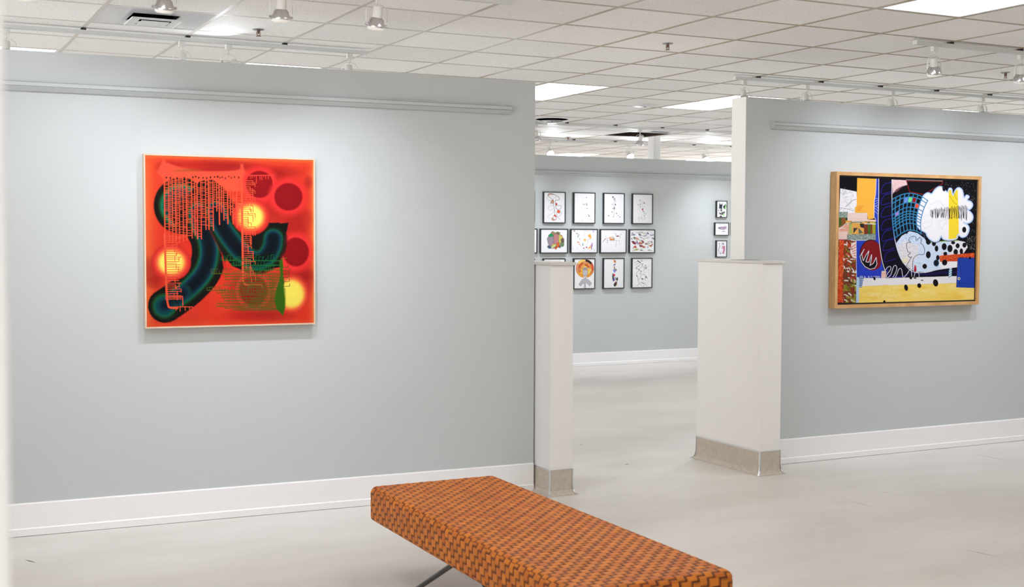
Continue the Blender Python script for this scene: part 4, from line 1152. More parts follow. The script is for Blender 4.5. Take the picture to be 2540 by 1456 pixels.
def hang(name, label, cat, art, fw, fd, fmat, art_mat, cx, cz, wall_pt, rotz, group=None, lip=0.004, gap=0.0, ow=None, oh=None, pig=PIG):
    """picture centred at wall_pt; frame back sits on the wall"""
    t = thing(name, label, cat, (wall_pt[0], wall_pt[1], cz), rotz, group)
    obj('frame', ring_frame(ow, oh, fw, -fd, -0.0015), fmat, t)
    p = obj('picture', art.mesh(pig), art_mat, t)
    p.location = (0, -fd + lip, 0)
    bm = NB(); add_box(bm, -ow / 2 + fw - .0015, ow / 2 - fw + .0015, -fd + lip + .001, -0.002, -oh / 2 + fw - .0015, oh / 2 - fw + .0015)
    obj('backing', bm, M_black, t)
    return t

ax = 1.650
p = A_pt(ax)
hang('framed_painting', 'square red abstract painting of glowing discs and dripping combs in thin pale frame', 'painting',
     red_painting(), 0.008, 0.045, M_maple, M_canvas, ax, 1.4905, (p.x, p.y - .0006), A_ROT, lip=0.003, ow=.905, oh=.905, pig=.72)
hang('framed_painting', 'wide collage painting with white cloud and blue net in honey oak floater frame', 'painting',
     collage(), 0.024, 0.062, M_oak, M_canvas, 6.425, 1.506, (6.425, BY - .0006), 0, lip=0.014, ow=1.352, oh=.928, pig=.78)

# ---- small black framed drawings on the back wall
K = (28, 26, 30); PAPER = (246, 246, 248)
def small(w, h, quad, draw, nx=96):
    a = Art(quad, w, h, nx, PAPER)
    if draw: draw(a)
    return a
def d_loops(a):      # crop 2540x1375
    L = lambda p, w_=12, c=K: a.line(p, w_, c, True)
    a.poly([(660, 250), (680, 200), (740, 180), (860, 190), (900, 225), (760, 235), (700, 260), (680, 290)], (214, 170, 150))
    L([(660, 250), (690, 195), (760, 180), (880, 205), (980, 260), (1060, 310), (1085, 370), (1060, 420), (950, 430), (940, 520), (950, 640), (960, 720), (1040, 790)], 14)
    L([(690, 260), (640, 320), (640, 380), (700, 430), (790, 440)], 9, (90, 90, 92)); L([(680, 285), (850, 410), (880, 500), (870, 600), (900, 760), (910, 930)], 12)
    L([(1000, 290), (860, 395)], 7, (150, 150, 150))
    a.poly([(840, 415), (880, 490), (860, 545), (770, 550), (755, 520), (800, 440)], (205, 160, 136), edge=(9, K)); a.poly([(840, 415), (880, 480), (860, 480), (810, 440)], (226, 80, 56))
    a.ell(980, 575, 32, 46, (226, 74, 56)); a.line([(955, 540), (1010, 570), (965, 625)], 8, (110, 40, 36))
    L([(975, 635), (1130, 625), (1145, 660), (1130, 740), (1060, 760)], 11); L([(870, 620), (740, 640), (665, 720), (700, 785), (780, 780), (870, 740)], 8, (130, 130, 132))
    a.ell(1050, 850, 56, 62, (240, 98, 56)); L([(990, 830), (1050, 790), (1100, 850), (1090, 910), (1020, 900)], 9, (120, 50, 36)); L([(1100, 800), (1155, 880), (1110, 1000), (1040, 1010)], 9, (80, 80, 84))
    L([(880, 810), (840, 890), (700, 980), (650, 1050), (700, 1100), (800, 1080)], 8, (130, 130, 132)); L([(990, 860), (985, 980), (1030, 1070), (1110, 1145)], 11)
    a.poly([(905, 940), (980, 1020), (970, 1080), (910, 1030), (850, 1030)], (226, 74, 52)); a.poly([(840, 1050), (780, 1140), (850, 1190), (975, 1130), (960, 1090), (900, 1150), (850, 1120)], (206, 150, 122), edge=(8, (110, 60, 44)))
    a.ell(900, 1085, 56, 50, PAPER); L([(840, 1050), (830, 1100)], 9); L([(905, 935), (930, 1030), (970, 1080)], 8)
def d_walker(a):
    a.ell(2080, 480, 150, 160, (226, 226, 230)); a.ell(2080, 480, 140, 150, PAPER); a.poly([(1930, 555), (2075, 555), (2040, 610), (1990, 620)], (205, 204, 208))
    a.line([(2070, 320), (2080, 640)], 5, (214, 214, 218)); a.poly([(2085, 300), (2125, 350), (2095, 350)], (130, 20, 40))
    a.line([(2100, 545), (2115, 620)], 20, K); a.line([(2095, 740), (2135, 740)], 18, K); a.line([(2110, 693), (2135, 693)], 10, (120, 120, 122)); a.line([(2070, 670), (2085, 750)], 5, (170, 170, 174))
    for x, y, s in ((2168, 957, 16), (2188, 1012, 24), (2224, 1140, 10)): a.ell(x, y, s, s, K)
    a.line([(2030, 640), (2040, 800), (2020, 960), (1960, 1160)], 7, (196, 196, 200)); a.line([(2120, 780), (2140, 900), (2230, 1180)], 5, (220, 220, 224)); a.poly([(1945, 1165), (1965, 1195), (1935, 1195)], K); a.ell(1900, 1135, 10, 10, (150, 150, 154))
def d_mast(a):       # crop 2532x1456
    a.ell(675, 322, 34, 34, (40, 36, 90)); a.ell(675, 324, 16, 14, (190, 190, 214)); a.line([(705, 380), (700, 440)], 14, K); a.line([(735, 360), (765, 510)], 16, (60, 50, 60)); a.line([(735, 365), (750, 430)], 22, K)
    a.line([(705, 470), (705, 1090)], 9, (110, 104, 116)); a.line([(710, 1090), (708, 1200)], 4, (220, 220, 224))
    a.poly([(640, 585), (668, 610), (640, 632), (612, 610)], (90, 84, 110)); a.poly([(640, 600), (654, 610), (640, 622), (628, 610)], PAPER); a.ell(765, 615, 24, 32, (44, 44, 74))
    a.poly([(645, 770), (690, 735), (695, 790)], (40, 36, 60)); a.line([(735, 710), (725, 790)], 26, (60, 58, 74)); a.ell(630, 905, 20, 28, (120, 118, 124)); a.poly([(790, 920), (832, 968), (795, 990)], (40, 34, 56))
    for x, y, s in ((870, 1040, 14), (932, 1095, 18)): a.ell(x, y, s, s, (70, 60, 74))
    a.poly([(462, 1048), (505, 1018), (512, 1078)], (40, 34, 56)); a.poly([(665, 1070), (700, 1090), (668, 1110)], (40, 34, 56)); a.ell(706, 1212, 9, 9, (150, 150, 154)); a.line([(650, 420), (800, 480)], 4, (225, 225, 228))
def d_figure(a):
    a.poly([(1690, 440), (1740, 430), (1775, 500), (1720, 480)], (200, 198, 202)); a.line([(1720, 420), (1880, 420), (1890, 480)], 5, (214, 212, 216)); a.line([(1820, 520), (1820, 720)], 26, (226, 224, 228)); a.poly([(1885, 520), (1928, 590), (1855, 560)], (120, 28, 44))
    a.poly([(1635, 600), (1680, 640), (1655, 650)], (70, 64, 90)); a.line([(1730, 585), (1750, 625)], 18, (60, 40, 50)); a.line([(1735, 665), (1748, 700), (1718, 745)], 12, (80, 80, 92), True)
    a.poly([(1825, 755), (1852, 800), (1820, 850), (1785, 802)], (206, 44, 48)); a.poly([(1825, 755), (1850, 770), (1835, 790)], K); a.line([(1835, 860), (1855, 890)], 22, K); a.line([(1885, 900), (1875, 970)], 12, (80, 78, 84)); a.ell(1938, 980, 12, 16, K)
    a.line([(1888, 1030), (1890, 1085)], 18, K); a.poly([(1880, 1130), (1920, 1125), (1905, 1155)], (60, 20, 24)); a.line([(1910, 1180), (1790, 1240)], 8, (150, 148, 152)); a.poly([(1780, 1060), (1830, 1180), (1720, 1190)], (222, 220, 224)); a.poly([(1670, 1080), (1705, 1125), (1680, 1120)], (110, 40, 50)); a.line([(1670, 1130), (1680, 1235)], 9, (140, 130, 136))
    for x, y in ((1828, 505), (1885, 700), (1780, 1030), (1875, 825)): a.ell(x, y, 10, 9, (110, 108, 116))
def d_creature(a):   # crop 2427x1456
    ed = (8, (60, 54, 50))
    P = lambda p, c: a.poly(p, c, True, edge=ed)
    P([(735, 300), (760, 240), (810, 218), (860, 250), (905, 260), (905, 350), (800, 370)], (160, 136, 100)); P([(930, 330), (935, 250), (990, 235), (1040, 262), (1085, 275), (1050, 300), (1010, 345)], (128, 112, 76))
    P([(640, 400), (670, 340), (740, 300), (800, 330), (830, 420), (720, 430)], (28, 150, 96)); P([(600, 480), (640, 430), (840, 420), (845, 650), (740, 760), (660, 730), (610, 560)], (156, 142, 154))
    P([(840, 350), (1010, 345), (1020, 650), (900, 670), (845, 650)], (192, 130, 130)); P([(1020, 350), (1100, 350), (1150, 400), (1140, 480), (1090, 520), (1100, 630), (1020, 650)], (204, 200, 92)); P([(1050, 345), (1120, 360), (1155, 410), (1100, 390)], (232, 160, 120))
    P([(1150, 455), (1200, 500), (1195, 640), (1110, 600), (1090, 530)], (110, 84, 76)); P([(1060, 660), (1120, 610), (1190, 650), (1195, 740), (1120, 780), (1070, 740)], (106, 134, 92)); P([(600, 770), (650, 730), (735, 780), (720, 830), (660, 840)], (66, 96, 122))
    P([(750, 720), (800, 670), (870, 665), (900, 700), (800, 750)], (240, 170, 130)); P([(735, 840), (770, 750), (860, 700), (935, 690), (900, 740), (800, 790)], (206, 236, 110)); P([(760, 850), (900, 760), (940, 660), (1030, 630), (1020, 780), (960, 810), (900, 880), (860, 830)], (222, 98, 34)); P([(820, 810), (930, 760), (900, 800)], (140, 80, 50)); P([(1030, 700), (1080, 790), (1060, 820), (1010, 800)], (110, 90, 80))
def d_scatter(a):
    def pg(p, c): a.poly(p, c)
    a.ell(1575, 200, 24, 22, (150, 26, 36)); a.line([(1640, 280), (1700, 305)], 20, K); a.line([(1740, 330), (1690, 400), (1700, 430)], 20, (50, 130, 110)); a.ell(1765, 496, 14, 16, (50, 50, 54)); a.line([(1965, 215), (1925, 270), (1920, 400)], 7, (160, 160, 168), True)
    a.line([(2215, 200), (2290, 230)], 12, (90, 90, 200)); a.line([(2260, 200), (2250, 270)], 12, (90, 90, 200)); a.ell(2035, 215, 16, 12, (214, 170, 170))
    pg([(2035, 395), (2090, 320), (2150, 310), (2170, 380), (2180, 470), (2130, 470), (2080, 400)], (248, 180, 70)); a.line([(2060, 400), (2120, 420), (2140, 470)], 9, (230, 120, 60), True); a.ell(1945, 525, 46, 46, (248, 190, 96)); a.ell(2110, 496, 14, 12, (90, 90, 96))
    pg([(1650, 575), (1740, 590), (1760, 630), (1680, 620)], (240, 150, 90)); pg([(1710, 640), (1770, 670), (1785, 710), (1730, 690)], (240, 176, 90)); a.line([(1770, 710), (1800, 755)], 12, (150, 130, 110)); a.line([(1870, 660), (1870, 720)], 26, (70, 110, 80)); a.ell(1905, 822, 24, 22, (150, 26, 40)); a.ell(2005, 790, 32, 24, (176, 40, 56))
    a.line([(2050, 480), (2050, 620)], 8, (130, 140, 150)); pg([(2210, 630), (2220, 770), (2170, 780), (2170, 690)], (170, 130, 220)); a.line([(2215, 630), (2205, 770)], 14, (180, 50, 110)); pg([(2170, 700), (2165, 790), (2050, 860), (2060, 820)], (246, 170, 100)); pg([(2160, 800), (2150, 860), (2080, 850)], (250, 230, 110)); a.line([(2180, 790), (2185, 860)], 26, (66, 86, 140))
    for x, y in ((1660, 840), (1905, 900), (2125, 910), (2265, 870), (2275, 905), (1520, 840)): a.line([(x, y - 18), (x + 6, y + 20)], 9, (130, 130, 136))
    a.line([(1590, 280), (1920, 270)], 3, (225, 225, 228)); a.line([(1600, 560), (1880, 800)], 3, (225, 225, 228))
def d_bull(a):       # crop 2284x1456
    t = (170, 170, 176)
    a.line([(690, 280), (710, 370), (740, 410)], 11, (80, 80, 90), True); a.line([(900, 290), (835, 370)], 9, (110, 110, 116)); a.poly([(725, 380), (770, 355), (825, 385), (780, 412), (735, 408)], (140, 44, 44)); a.poly([(780, 370), (825, 385), (785, 400)], (70, 14, 20)); a.line([(845, 395), (868, 440)], 12, (60, 60, 66))
    a.poly([(330, 475), (430, 460), (490, 420), (580, 412), (600, 430), (500, 465), (440, 475)], (244, 166, 106)); a.line([(325, 478), (440, 470)], 7, (130, 120, 120)); a.line([(580, 415), (655, 465)], 13, (60, 58, 62)); a.poly([(490, 480), (645, 478), (640, 545), (492, 545)], (238, 150, 78), edge=(11, (74, 50, 44))); a.line([(325, 480), (270, 545), (235, 612)], 13, (66, 60, 62), True); a.ell(325, 500, 16, 18, (200, 90, 60))
    a.line([(380, 510), (405, 560), (390, 630)], 13, (90, 86, 92), True); a.line([(340, 385), (355, 470)], 6, t); a.line([(420, 545), (830, 545)], 6, t); a.line([(730, 550), (690, 770)], 8, (140, 140, 146)); a.line([(820, 545), (850, 710)], 7, t); a.line([(715, 440), (715, 540)], 5, (214, 214, 218)); a.line([(835, 400), (835, 545)], 5, (214, 214, 218)); a.line([(400, 630), (430, 690)], 5, (210, 210, 214))
def d_shards(a):
    rnd = random.Random(5)
    for p, c in (([(1220, 180), (1290, 205), (1250, 200)], K), ([(1230, 305), (1290, 265), (1318, 285), (1290, 300)], K), ([(1225, 355), (1320, 320), (1380, 330), (1370, 370), (1270, 370)], (120, 118, 140)), ([(1410, 265), (1520, 275), (1500, 285)], K), ([(1520, 240), (1680, 240), (1560, 300)], (214, 200, 196)), ([(1520, 290), (1620, 370), (1540, 380), (1500, 340)], (90, 86, 112)), ([(1600, 270), (1800, 270), (1700, 340)], (224, 220, 206)), ([(1620, 380), (1720, 380), (1790, 320), (1800, 350), (1730, 410)], (150, 150, 190)), ([(1800, 260), (1850, 270), (1870, 330), (1800, 320)], (130, 128, 170)), ([(1840, 280), (1870, 330), (1830, 320)], K), ([(1900, 350), (2040, 330), (2040, 370), (1940, 390)], (170, 172, 206)), ([(1620, 460), (1760, 470), (1690, 540)], (226, 220, 206)), ([(1760, 460), (1880, 455), (1820, 475)], (190, 90, 150)), ([(1960, 450), (2060, 470), (2055, 520), (2000, 490)], (90, 92, 104)), ([(1530, 400), (1620, 440), (1610, 465)], K),
                 ([(1310, 440), (1370, 420), (1410, 460), (1360, 520)], (120, 120, 110)), ([(1370, 430), (1500, 490), (1520, 530), (1420, 500)], (232, 120, 50)), ([(1390, 520), (1470, 550), (1460, 570)], (110, 60, 40)), ([(1245, 460), (1300, 510), (1250, 510)], (90, 50, 50)), ([(1520, 540), (1600, 530), (1590, 580)], (150, 196, 180)), ([(1600, 560), (1640, 540), (1710, 620), (1650, 660)], (150, 60, 50)), ([(1240, 575), (1330, 570), (1410, 650), (1400, 695), (1320, 680)], (128, 34, 44)), ([(1390, 600), (1450, 580), (1500, 660), (1480, 695), (1420, 660)], (210, 150, 196)), ([(1400, 590), (1460, 590), (1500, 670), (1470, 650)], (130, 140, 140)), ([(1520, 620), (1560, 600), (1640, 650), (1620, 690), (1510, 670)], (210, 110, 50)), ([(1510, 640), (1560, 660), (1520, 690)], (120, 50, 40)),
                 ([(1510, 700), (1640, 720), (1650, 770), (1560, 795)], (150, 64, 66)), ([(1640, 740), (1740, 770), (1730, 815), (1640, 820)], (196, 100, 44)), ([(1320, 780), (1370, 735), (1420, 750), (1430, 825), (1330, 800)], (206, 84, 48)), ([(1280, 850), (1340, 790), (1340, 820)], (120, 40, 36)), ([(1740, 650), (1860, 660), (1880, 640), (1800, 690), (1740, 700)], (140, 40, 44)), ([(1780, 620), (1860, 610), (1870, 640)], (200, 220, 110)), ([(1830, 590), (1990, 575), (1990, 650), (1940, 640), (1960, 600)], (176, 130, 140)), ([(1860, 740), (1960, 700), (2025, 660), (1970, 760), (1930, 780)], (214, 106, 56)), ([(1830, 760), (1845, 800), (1815, 830)], (120, 50, 40)), ([(1320, 890), (1400, 850), (1520, 855), (1440, 910)], (190, 194, 80)), ([(1530, 900), (1600, 885), (1680, 925), (1600, 915)], K), ([(1290, 920), (1350, 910), (1320, 935)], (70, 66, 66)), ([(1600, 840), (1615, 870), (1590, 880)], (90, 96, 60)), ([(1810, 905), (1870, 880), (1990, 920), (1900, 915)], (150, 160, 90))):
        a.poly(p, c, edge=(5, (86, 82, 92)))
    for _ in range(30):
        x, y = rnd.uniform(1220, 2030), rnd.uniform(220, 450); a.line([(x, y), (x + rnd.uniform(60, 150), y + rnd.uniform(-40, 40))], 4, (170, 168, 190))
    a.line([(1830, 700), (1930, 640)], 10, K); a.line([(1830, 700), (1840, 760)], 8, K); a.line([(1900, 760), (1960, 770), (1990, 700)], 9, K, True)
def d_swirl(a):      # crop 2540x1062 (disc of wedge bands)
    cx, cy = 490, 420
    def band(r0, r1, a0, a1, c):
        sx = 1.0
        pts = [(cx + r0 * math.cos(math.radians(t)), cy - r0 * 1.05 * math.sin(math.radians(t))) for t in np.linspace(a0, a1, 9)] + [(cx + r1 * math.cos(math.radians(t)), cy - r1 * 1.05 * math.sin(math.radians(t))) for t in np.linspace(a1, a0, 9)]
        a.poly(pts, c, edge=(6, (170, 110, 60)))
    cy = 400
    for r0, r1, lst in ((190, 255, [(88, 145, (250, 208, 110)), (145, 205, (226, 150, 104)), (205, 262, (238, 162, 60)), (280, 320, (240, 160, 60)), (320, 345, (226, 130, 70)), (-15, 35, (214, 84, 44)), (35, 85, (44, 26, 34))]),
                        (125, 190, [(110, 170, (214, 88, 44)), (170, 215, (220, 120, 80)), (215, 262, (246, 186, 70)), (280, 360, (250, 206, 100)), (0, 60, (238, 150, 76)), (60, 110, (230, 150, 90))]),
                        (80, 125, [(90, 180, (240, 166, 70)), (180, 262, (248, 200, 80)), (280, 360, (250, 200, 84)), (10, 90, (206, 80, 40))]), (45, 80, [(0, 180, (248, 194, 66)), (180, 262, (246, 190, 70)), (280, 360, (248, 200, 80))])):
        for a0, a1, c in lst: band(r0, r1, a0, a1, c)
    a.poly([(430, 450), (440, 390), (495, 372), (545, 390), (560, 450), (560, 570), (520, 612), (465, 612), (430, 580)], (196, 194, 192), True, edge=(7, (120, 112, 120))); a.poly([(440, 440), (450, 395), (495, 375), (540, 395), (552, 440), (495, 452)], (164, 150, 164), True)
    a.line([(485, 615), (505, 668)], 14, (60, 56, 60)); a.poly([(310, 850), (400, 720), (490, 670), (580, 715), (680, 825), (620, 912), (560, 840), (490, 818), (420, 840), (355, 908)], (190, 184, 190), edge=(7, (130, 122, 128))); a.line([(467, 830), (467, 968)], 10, (60, 40, 50)); a.line([(500, 830), (500, 968)], 10, (60, 30, 44)); a.line([(484, 830), (484, 968)], 14, (196, 186, 192))
def d_totem(a):
    P = lambda p, c: a.poly(p, c, True)
    P([(1310, 150), (1330, 135), (1350, 180), (1390, 210), (1370, 232), (1325, 222)], (246, 156, 84)); P([(1345, 175), (1365, 155), (1380, 185), (1360, 195)], (90, 20, 30)); P([(1310, 290), (1350, 260), (1374, 258), (1350, 300), (1320, 305)], (56, 50, 170)); a.line([(1330, 310), (1325, 400)], 14, (246, 214, 110)); a.line([(1342, 345), (1337, 420)], 20, (50, 40, 40)); P([(1350, 410), (1385, 398), (1408, 435), (1380, 440)], (60, 140, 90)); P([(1290, 440), (1340, 430), (1400, 440), (1370, 480), (1350, 522), (1320, 480)], (128, 140, 224)); a.line([(1385, 430), (1400, 455)], 16, (206, 80, 60))
    P([(1300, 520), (1275, 590), (1278, 680), (1300, 758), (1330, 740), (1325, 620)], (74, 72, 84)); P([(1310, 560), (1350, 545), (1360, 600), (1330, 620)], (226, 60, 70)); P([(1320, 680), (1350, 690), (1340, 740), (1310, 750)], (50, 70, 180)); P([(1350, 640), (1380, 650), (1385, 700), (1360, 680)], (50, 140, 150)); P([(1425, 640), (1442, 690), (1425, 750), (1390, 720), (1385, 690)], (60, 50, 70)); P([(1360, 690), (1380, 740), (1355, 745)], (246, 180, 110)); a.line([(1400, 740), (1425, 755)], 12, (200, 110, 60)); P([(1370, 770), (1410, 780), (1405, 850), (1345, 912), (1315, 855)], (58, 40, 44)); a.line([(1385, 800), (1395, 860)], 14, (170, 60, 40)); P([(1395, 860), (1420, 850), (1415, 890), (1395, 890)], (230, 210, 120)); P([(1368, 770), (1385, 770), (1375, 810)], (70, 120, 70))
    a.line([(1210, 150), (1205, 700)], 3, (224, 224, 226)); a.line([(1470, 140), (1475, 840)], 3, (224, 224, 226))
def d_scribble(a):
    rnd = random.Random(9); br = (84, 58, 50)
    for p in ([(1920, 240), (1950, 200), (2010, 190)], [(1960, 300), (1990, 260), (2050, 240)], [(1955, 390), (2000, 340), (2080, 280), (2150, 250)], [(1955, 395), (2000, 410), (2050, 400)], [(2080, 390), (2110, 350), (2155, 318), (2190, 420), (2160, 465)], [(2050, 440), (1990, 510), (1970, 580), (1985, 610)], [(2010, 620), (2015, 700), (2040, 790), (2080, 830)], [(2065, 830), (2020, 870), (1970, 885)], [(2200, 800), (2220, 860), (2270, 885)], [(2090, 590), (2095, 650), (2120, 700)], [(2110, 570), (2195, 580)], [(2180, 700), (2230, 680), (2260, 630)], [(2230, 290), (2260, 350), (2235, 420), (2205, 340), (2230, 290)], [(2200, 560), (2260, 630)], [(2200, 500), (2225, 490)], [(2090, 860), (2110, 885)], [(2150, 895), (2200, 880)], [(2050, 670), (2035, 720)]):
        a.line(p, 8, (54, 50, 52), True)
    a.line([(2010, 170), (2085, 225)], 26, br); a.line([(2085, 150), (2130, 195), (2140, 145)], 9, K)
    for x, y, s in ((2150, 260, 16), (2130, 292, 13), (1980, 365, 18), (2040, 325, 12), (2045, 425, 18), (2225, 295, 14), (2235, 370, 18), (2085, 540, 18), (2175, 540, 12), (1985, 610, 20), (2140, 695, 26), (2235, 640, 24), (2275, 665, 14), (2215, 730, 12), (2150, 750, 10), (2120, 800, 18), (2165, 822, 20), (2230, 805, 10), (2200, 170, 10), (2260, 160, 10), (2315, 330, 10), (2315, 435, 11), (2320, 525, 9), (2305, 770, 10), (2285, 815, 10), (2100, 470, 20)):
        a.poly([(x - s, y - s * .5), (x + s * .3, y - s), (x + s, y + s * .4), (x - s * .2, y + s)], br if rnd.random() < .6 else K)
    a.line([(2080, 450), (2095, 490), (2125, 480)], 10, K, True); a.ell(2100, 470, 8, 10, PAPER)
def d_mask(a):       # crop 819x1456
    N = (36, 42, 64)
    a.poly([(240, 105), (262, 160), (290, 150), (300, 300), (250, 260), (228, 250)], N); a.poly([(275, 170), (312, 120), (300, 240), (285, 300)], N); a.poly([(378, 130), (345, 180), (322, 190), (330, 240), (365, 265), (390, 200)], N); a.poly([(375, 140), (392, 190), (375, 290), (360, 240)], (150, 220, 120)); a.poly([(385, 150), (400, 190), (392, 220)], (40, 60, 50))
    a.poly([(210, 260), (230, 300), (225, 320), (212, 300)], N); a.poly([(250, 240), (280, 260), (300, 310), (240, 330), (232, 290)], (214, 206, 206)); a.poly([(262, 250), (300, 300), (280, 330)], N); a.poly([(220, 330), (260, 350), (300, 330), (370, 310), (350, 360), (300, 392), (250, 380)], (30, 34, 40)); a.poly([(270, 350), (290, 345), (300, 370)], PAPER); a.poly([(320, 345), (335, 338), (330, 365)], PAPER)
    a.poly([(300, 400), (360, 360), (355, 405), (320, 415)], (160, 226, 130)); a.poly([(245, 442), (255, 412), (290, 405), (300, 442)], N); a.poly([(212, 350), (240, 380), (280, 400), (230, 395)], (206, 196, 200))
def d_boat(a):
    a.poly([(205, 685), (290, 665), (385, 660), (385, 700), (330, 725), (250, 715)], (176, 152, 176), True, edge=(5, (60, 50, 70))); a.line([(320, 600), (370, 640), (385, 670)], 6, (214, 160, 170), True); a.line([(230, 605), (290, 640)], 5, (226, 170, 160)); a.line([(175, 625), (310, 605)], 4, (170, 160, 200)); a.poly([(280, 765), (330, 755), (385, 758), (330, 772)], (120, 84, 170)); a.line([(170, 760), (280, 762)], 4, (170, 150, 160)); a.ell(245, 690, 20, 10, (60, 56, 100))
    for y in (660, 700, 725): a.line([(160, y), (430, y - 10)], 2, (220, 214, 222))
def d_masks2(a):
    a.ell(243, 1045, 12, 12, K); a.line([(250, 1080), (250, 1130), (225, 1170), (240, 1240)], 10, (60, 56, 62), True); a.line([(290, 1030), (300, 1120), (290, 1170)], 7, (120, 124, 140), True); a.ell(330, 1045, 22, 26, (120, 90, 160)); a.ell(338, 1038, 9, 10, PAPER); a.poly([(320, 1095), (365, 1100), (372, 1170), (345, 1280), (315, 1260), (335, 1180), (312, 1140)], (206, 130, 180), edge=(6, (170, 90, 60))); a.poly([(330, 1095), (372, 1110), (350, 1130)], (196, 110, 70)); a.poly([(240, 1270), (275, 1245), (275, 1285)], (150, 130, 196)); a.line([(275, 1255), (310, 1262)], 8, (110, 84, 150)); a.line([(265, 1230), (300, 1210)], 6, (130, 130, 150))
def d_faint(a):
    a.line([(600, 160), (585, 230), (610, 300)], 6, (206, 204, 208), True); a.ell(602, 122, 9, 11, (120, 118, 122)); a.line([(610, 200), (640, 260), (660, 400)], 5, (214, 212, 216), True)
def d_zig(a):
    a.line([(520, 648), (640, 646)], 10, (70, 66, 90)); a.line([(565, 630), (620, 680)], 12, (50, 46, 60)); a.line([(560, 705), (640, 695)], 16, (190, 110, 140)); a.line([(560, 710), (640, 770)], 14, (150, 120, 190)); a.line([(535, 770), (640, 765)], 22, (176, 176, 206)); a.ell(612, 598, 14, 14, (246, 170, 90)); a.line([(530, 680), (640, 676)], 5, (196, 190, 200)); a.line([(545, 825), (640, 820)], 5, (170, 170, 196))
def d_redv(a):
    a.line([(595, 1055), (610, 1100), (640, 1110)], 12, (176, 70, 76), True); a.line([(600, 1120), (605, 1190), (640, 1245)], 5, (150, 146, 156), True); a.poly([(590, 1060), (612, 1050), (605, 1090)], (206, 90, 90))
def d_lines(a):
    a.line([(680, 1225), (800, 1310)], 5, (196, 194, 198)); a.line([(1040, 1215), (1035, 1400)], 5, (200, 198, 202)); a.line([(700, 1400), (1100, 1350)], 5, (210, 208, 212))
def d_corner(a):
    a.line([(0, 720), (70, 820)], 9, (150, 146, 150)); a.line([(0, 770), (60, 800)], 6, (170, 168, 172)); a.ell(125, 830, 9, 9, (150, 148, 152))

ZR = (1.851, 1.466, 1.086)
SM = [  # centre x, centre z, outer w, outer h, paper quad in the drawing frame, drawing, label
    (6.477, ZR[0], .290, .362, [(-600, 130), (150, 130), (140, 1250), (-610, 1250)], None, 'black framed white sheet, upper row, half hidden by left partition edge'),
    (6.877, ZR[0], .290, .362, [(532, 140), (1292, 160), (1265, 1250), (505, 1248)], d_loops, 'black framed drawing of looping lines with red orange lobes, upper row of grid'),
    (7.275, ZR[0], .290, .362, [(1660, 165), (2395, 185), (2385, 1265), (1645, 1250)], d_walker, 'black framed faint striding stick figure drawing, upper row of grid'),
    (7.677, ZR[0], .290, .362, [(340, 190), (1100, 210), (1080, 1335), (318, 1330)], d_mast, 'black framed drawing of dark blue chips on a vertical mast, upper row of grid'),
    (8.075, ZR[0], .290, .362, [(1462, 220), (2205, 238), (2185, 1350), (1440, 1345)], d_figure, 'black framed drawing of scattered chips with one red diamond, upper row right end'),
    (6.474, ZR[1], .362, .284, [(-700, 150), (232, 155), (225, 985), (-710, 985)], d_corner, 'black framed nearly blank landscape sheet, middle row, half hidden by left partition edge'),
    (6.875, ZR[1], .362, .284, [(392, 155), (1318, 160), (1303, 985), (375, 980)], d_creature, 'black framed drawing of rounded multicoloured patchwork creature, middle row of grid'),
    (7.274, ZR[1], .362, .284, [(1470, 155), (2378, 160), (2368, 975), (1460, 975)], d_scatter, 'black framed drawing of small coloured scraps around orange dot, middle row of grid'),
    (7.671, ZR[1], .362, .284, [(170, 165), (1060, 165), (1050, 968), (168, 968)], d_bull, 'black framed drawing of thin horned animal in orange and black, middle row of grid'),
    (8.073, ZR[1], .362, .284, [(1205, 180), (2065, 185), (2055, 975), (1195, 972)], d_shards, 'black framed drawing crowded with coloured shards, middle row right end'),
    (6.479, ZR[2], .290, .362, [(-600, 1215), (150, 1215), (150, 2300), (-600, 2300)], None, 'black framed sheet in lower row, mostly hidden by left pier and partition edge'),
    (6.879, ZR[2], .290, .362, [(500, 1215), (1220, 1215), (1200, 2260), (480, 2260)], d_lines, 'black framed sheet in lower row, only its top edge above left pier'),
    (7.280, ZR[2], .290, .362, [(198, 130), (765, 128), (750, 970), (182, 970)], d_swirl, 'black framed drawing of yellow and orange banded disc over grey arch, lower row of grid'),
    (7.680, ZR[2], .290, .362, [(1040, 118), (1605, 115), (1595, 942), (1035, 945)], d_totem, 'black framed drawing of slim multicoloured totem, lower row of grid'),
    (8.075, ZR[2], .290, .362, [(1865, 112), (2400, 110), (2392, 930), (1858, 938)], d_scribble, 'black framed drawing of black and brown scribbled marks, lower row right end'),
    (9.230, 1.862, .160, .208, [(186, 90), (402, 88), (400, 440), (186, 442)], d_mask, 'small black framed drawing of dark navy and green mask, upper left of small group'),
    (9.487, 1.862, .160, .208, [(570, 92), (790, 90), (790, 444), (570, 446)], d_faint, 'small black framed faint pencil sheet, upper right of small group, half hidden'),
    (9.234, 1.618, .210, .160, [(150, 585), (436, 582), (438, 842), (152, 842)], d_boat, 'small black framed drawing of mauve boat shape, middle left of small group'),
    (9.484, 1.618, .210, .160, [(520, 585), (810, 582), (810, 842), (522, 842)], d_zig, 'small black framed drawing of mauve and pink zigzag, half hidden by right partition end'),
    (9.234, 1.374, .160, .208, [(188, 985), (402, 985), (402, 1336), (188, 1336)], d_masks2, 'small black framed drawing of pink and violet forms, lower left of small group'),
    (9.488, 1.374, .160, .208, [(560, 985), (780, 985), (780, 1336), (562, 1336)], d_redv, 'small black framed drawing with red mark, lower right of small group, half hidden'),
]
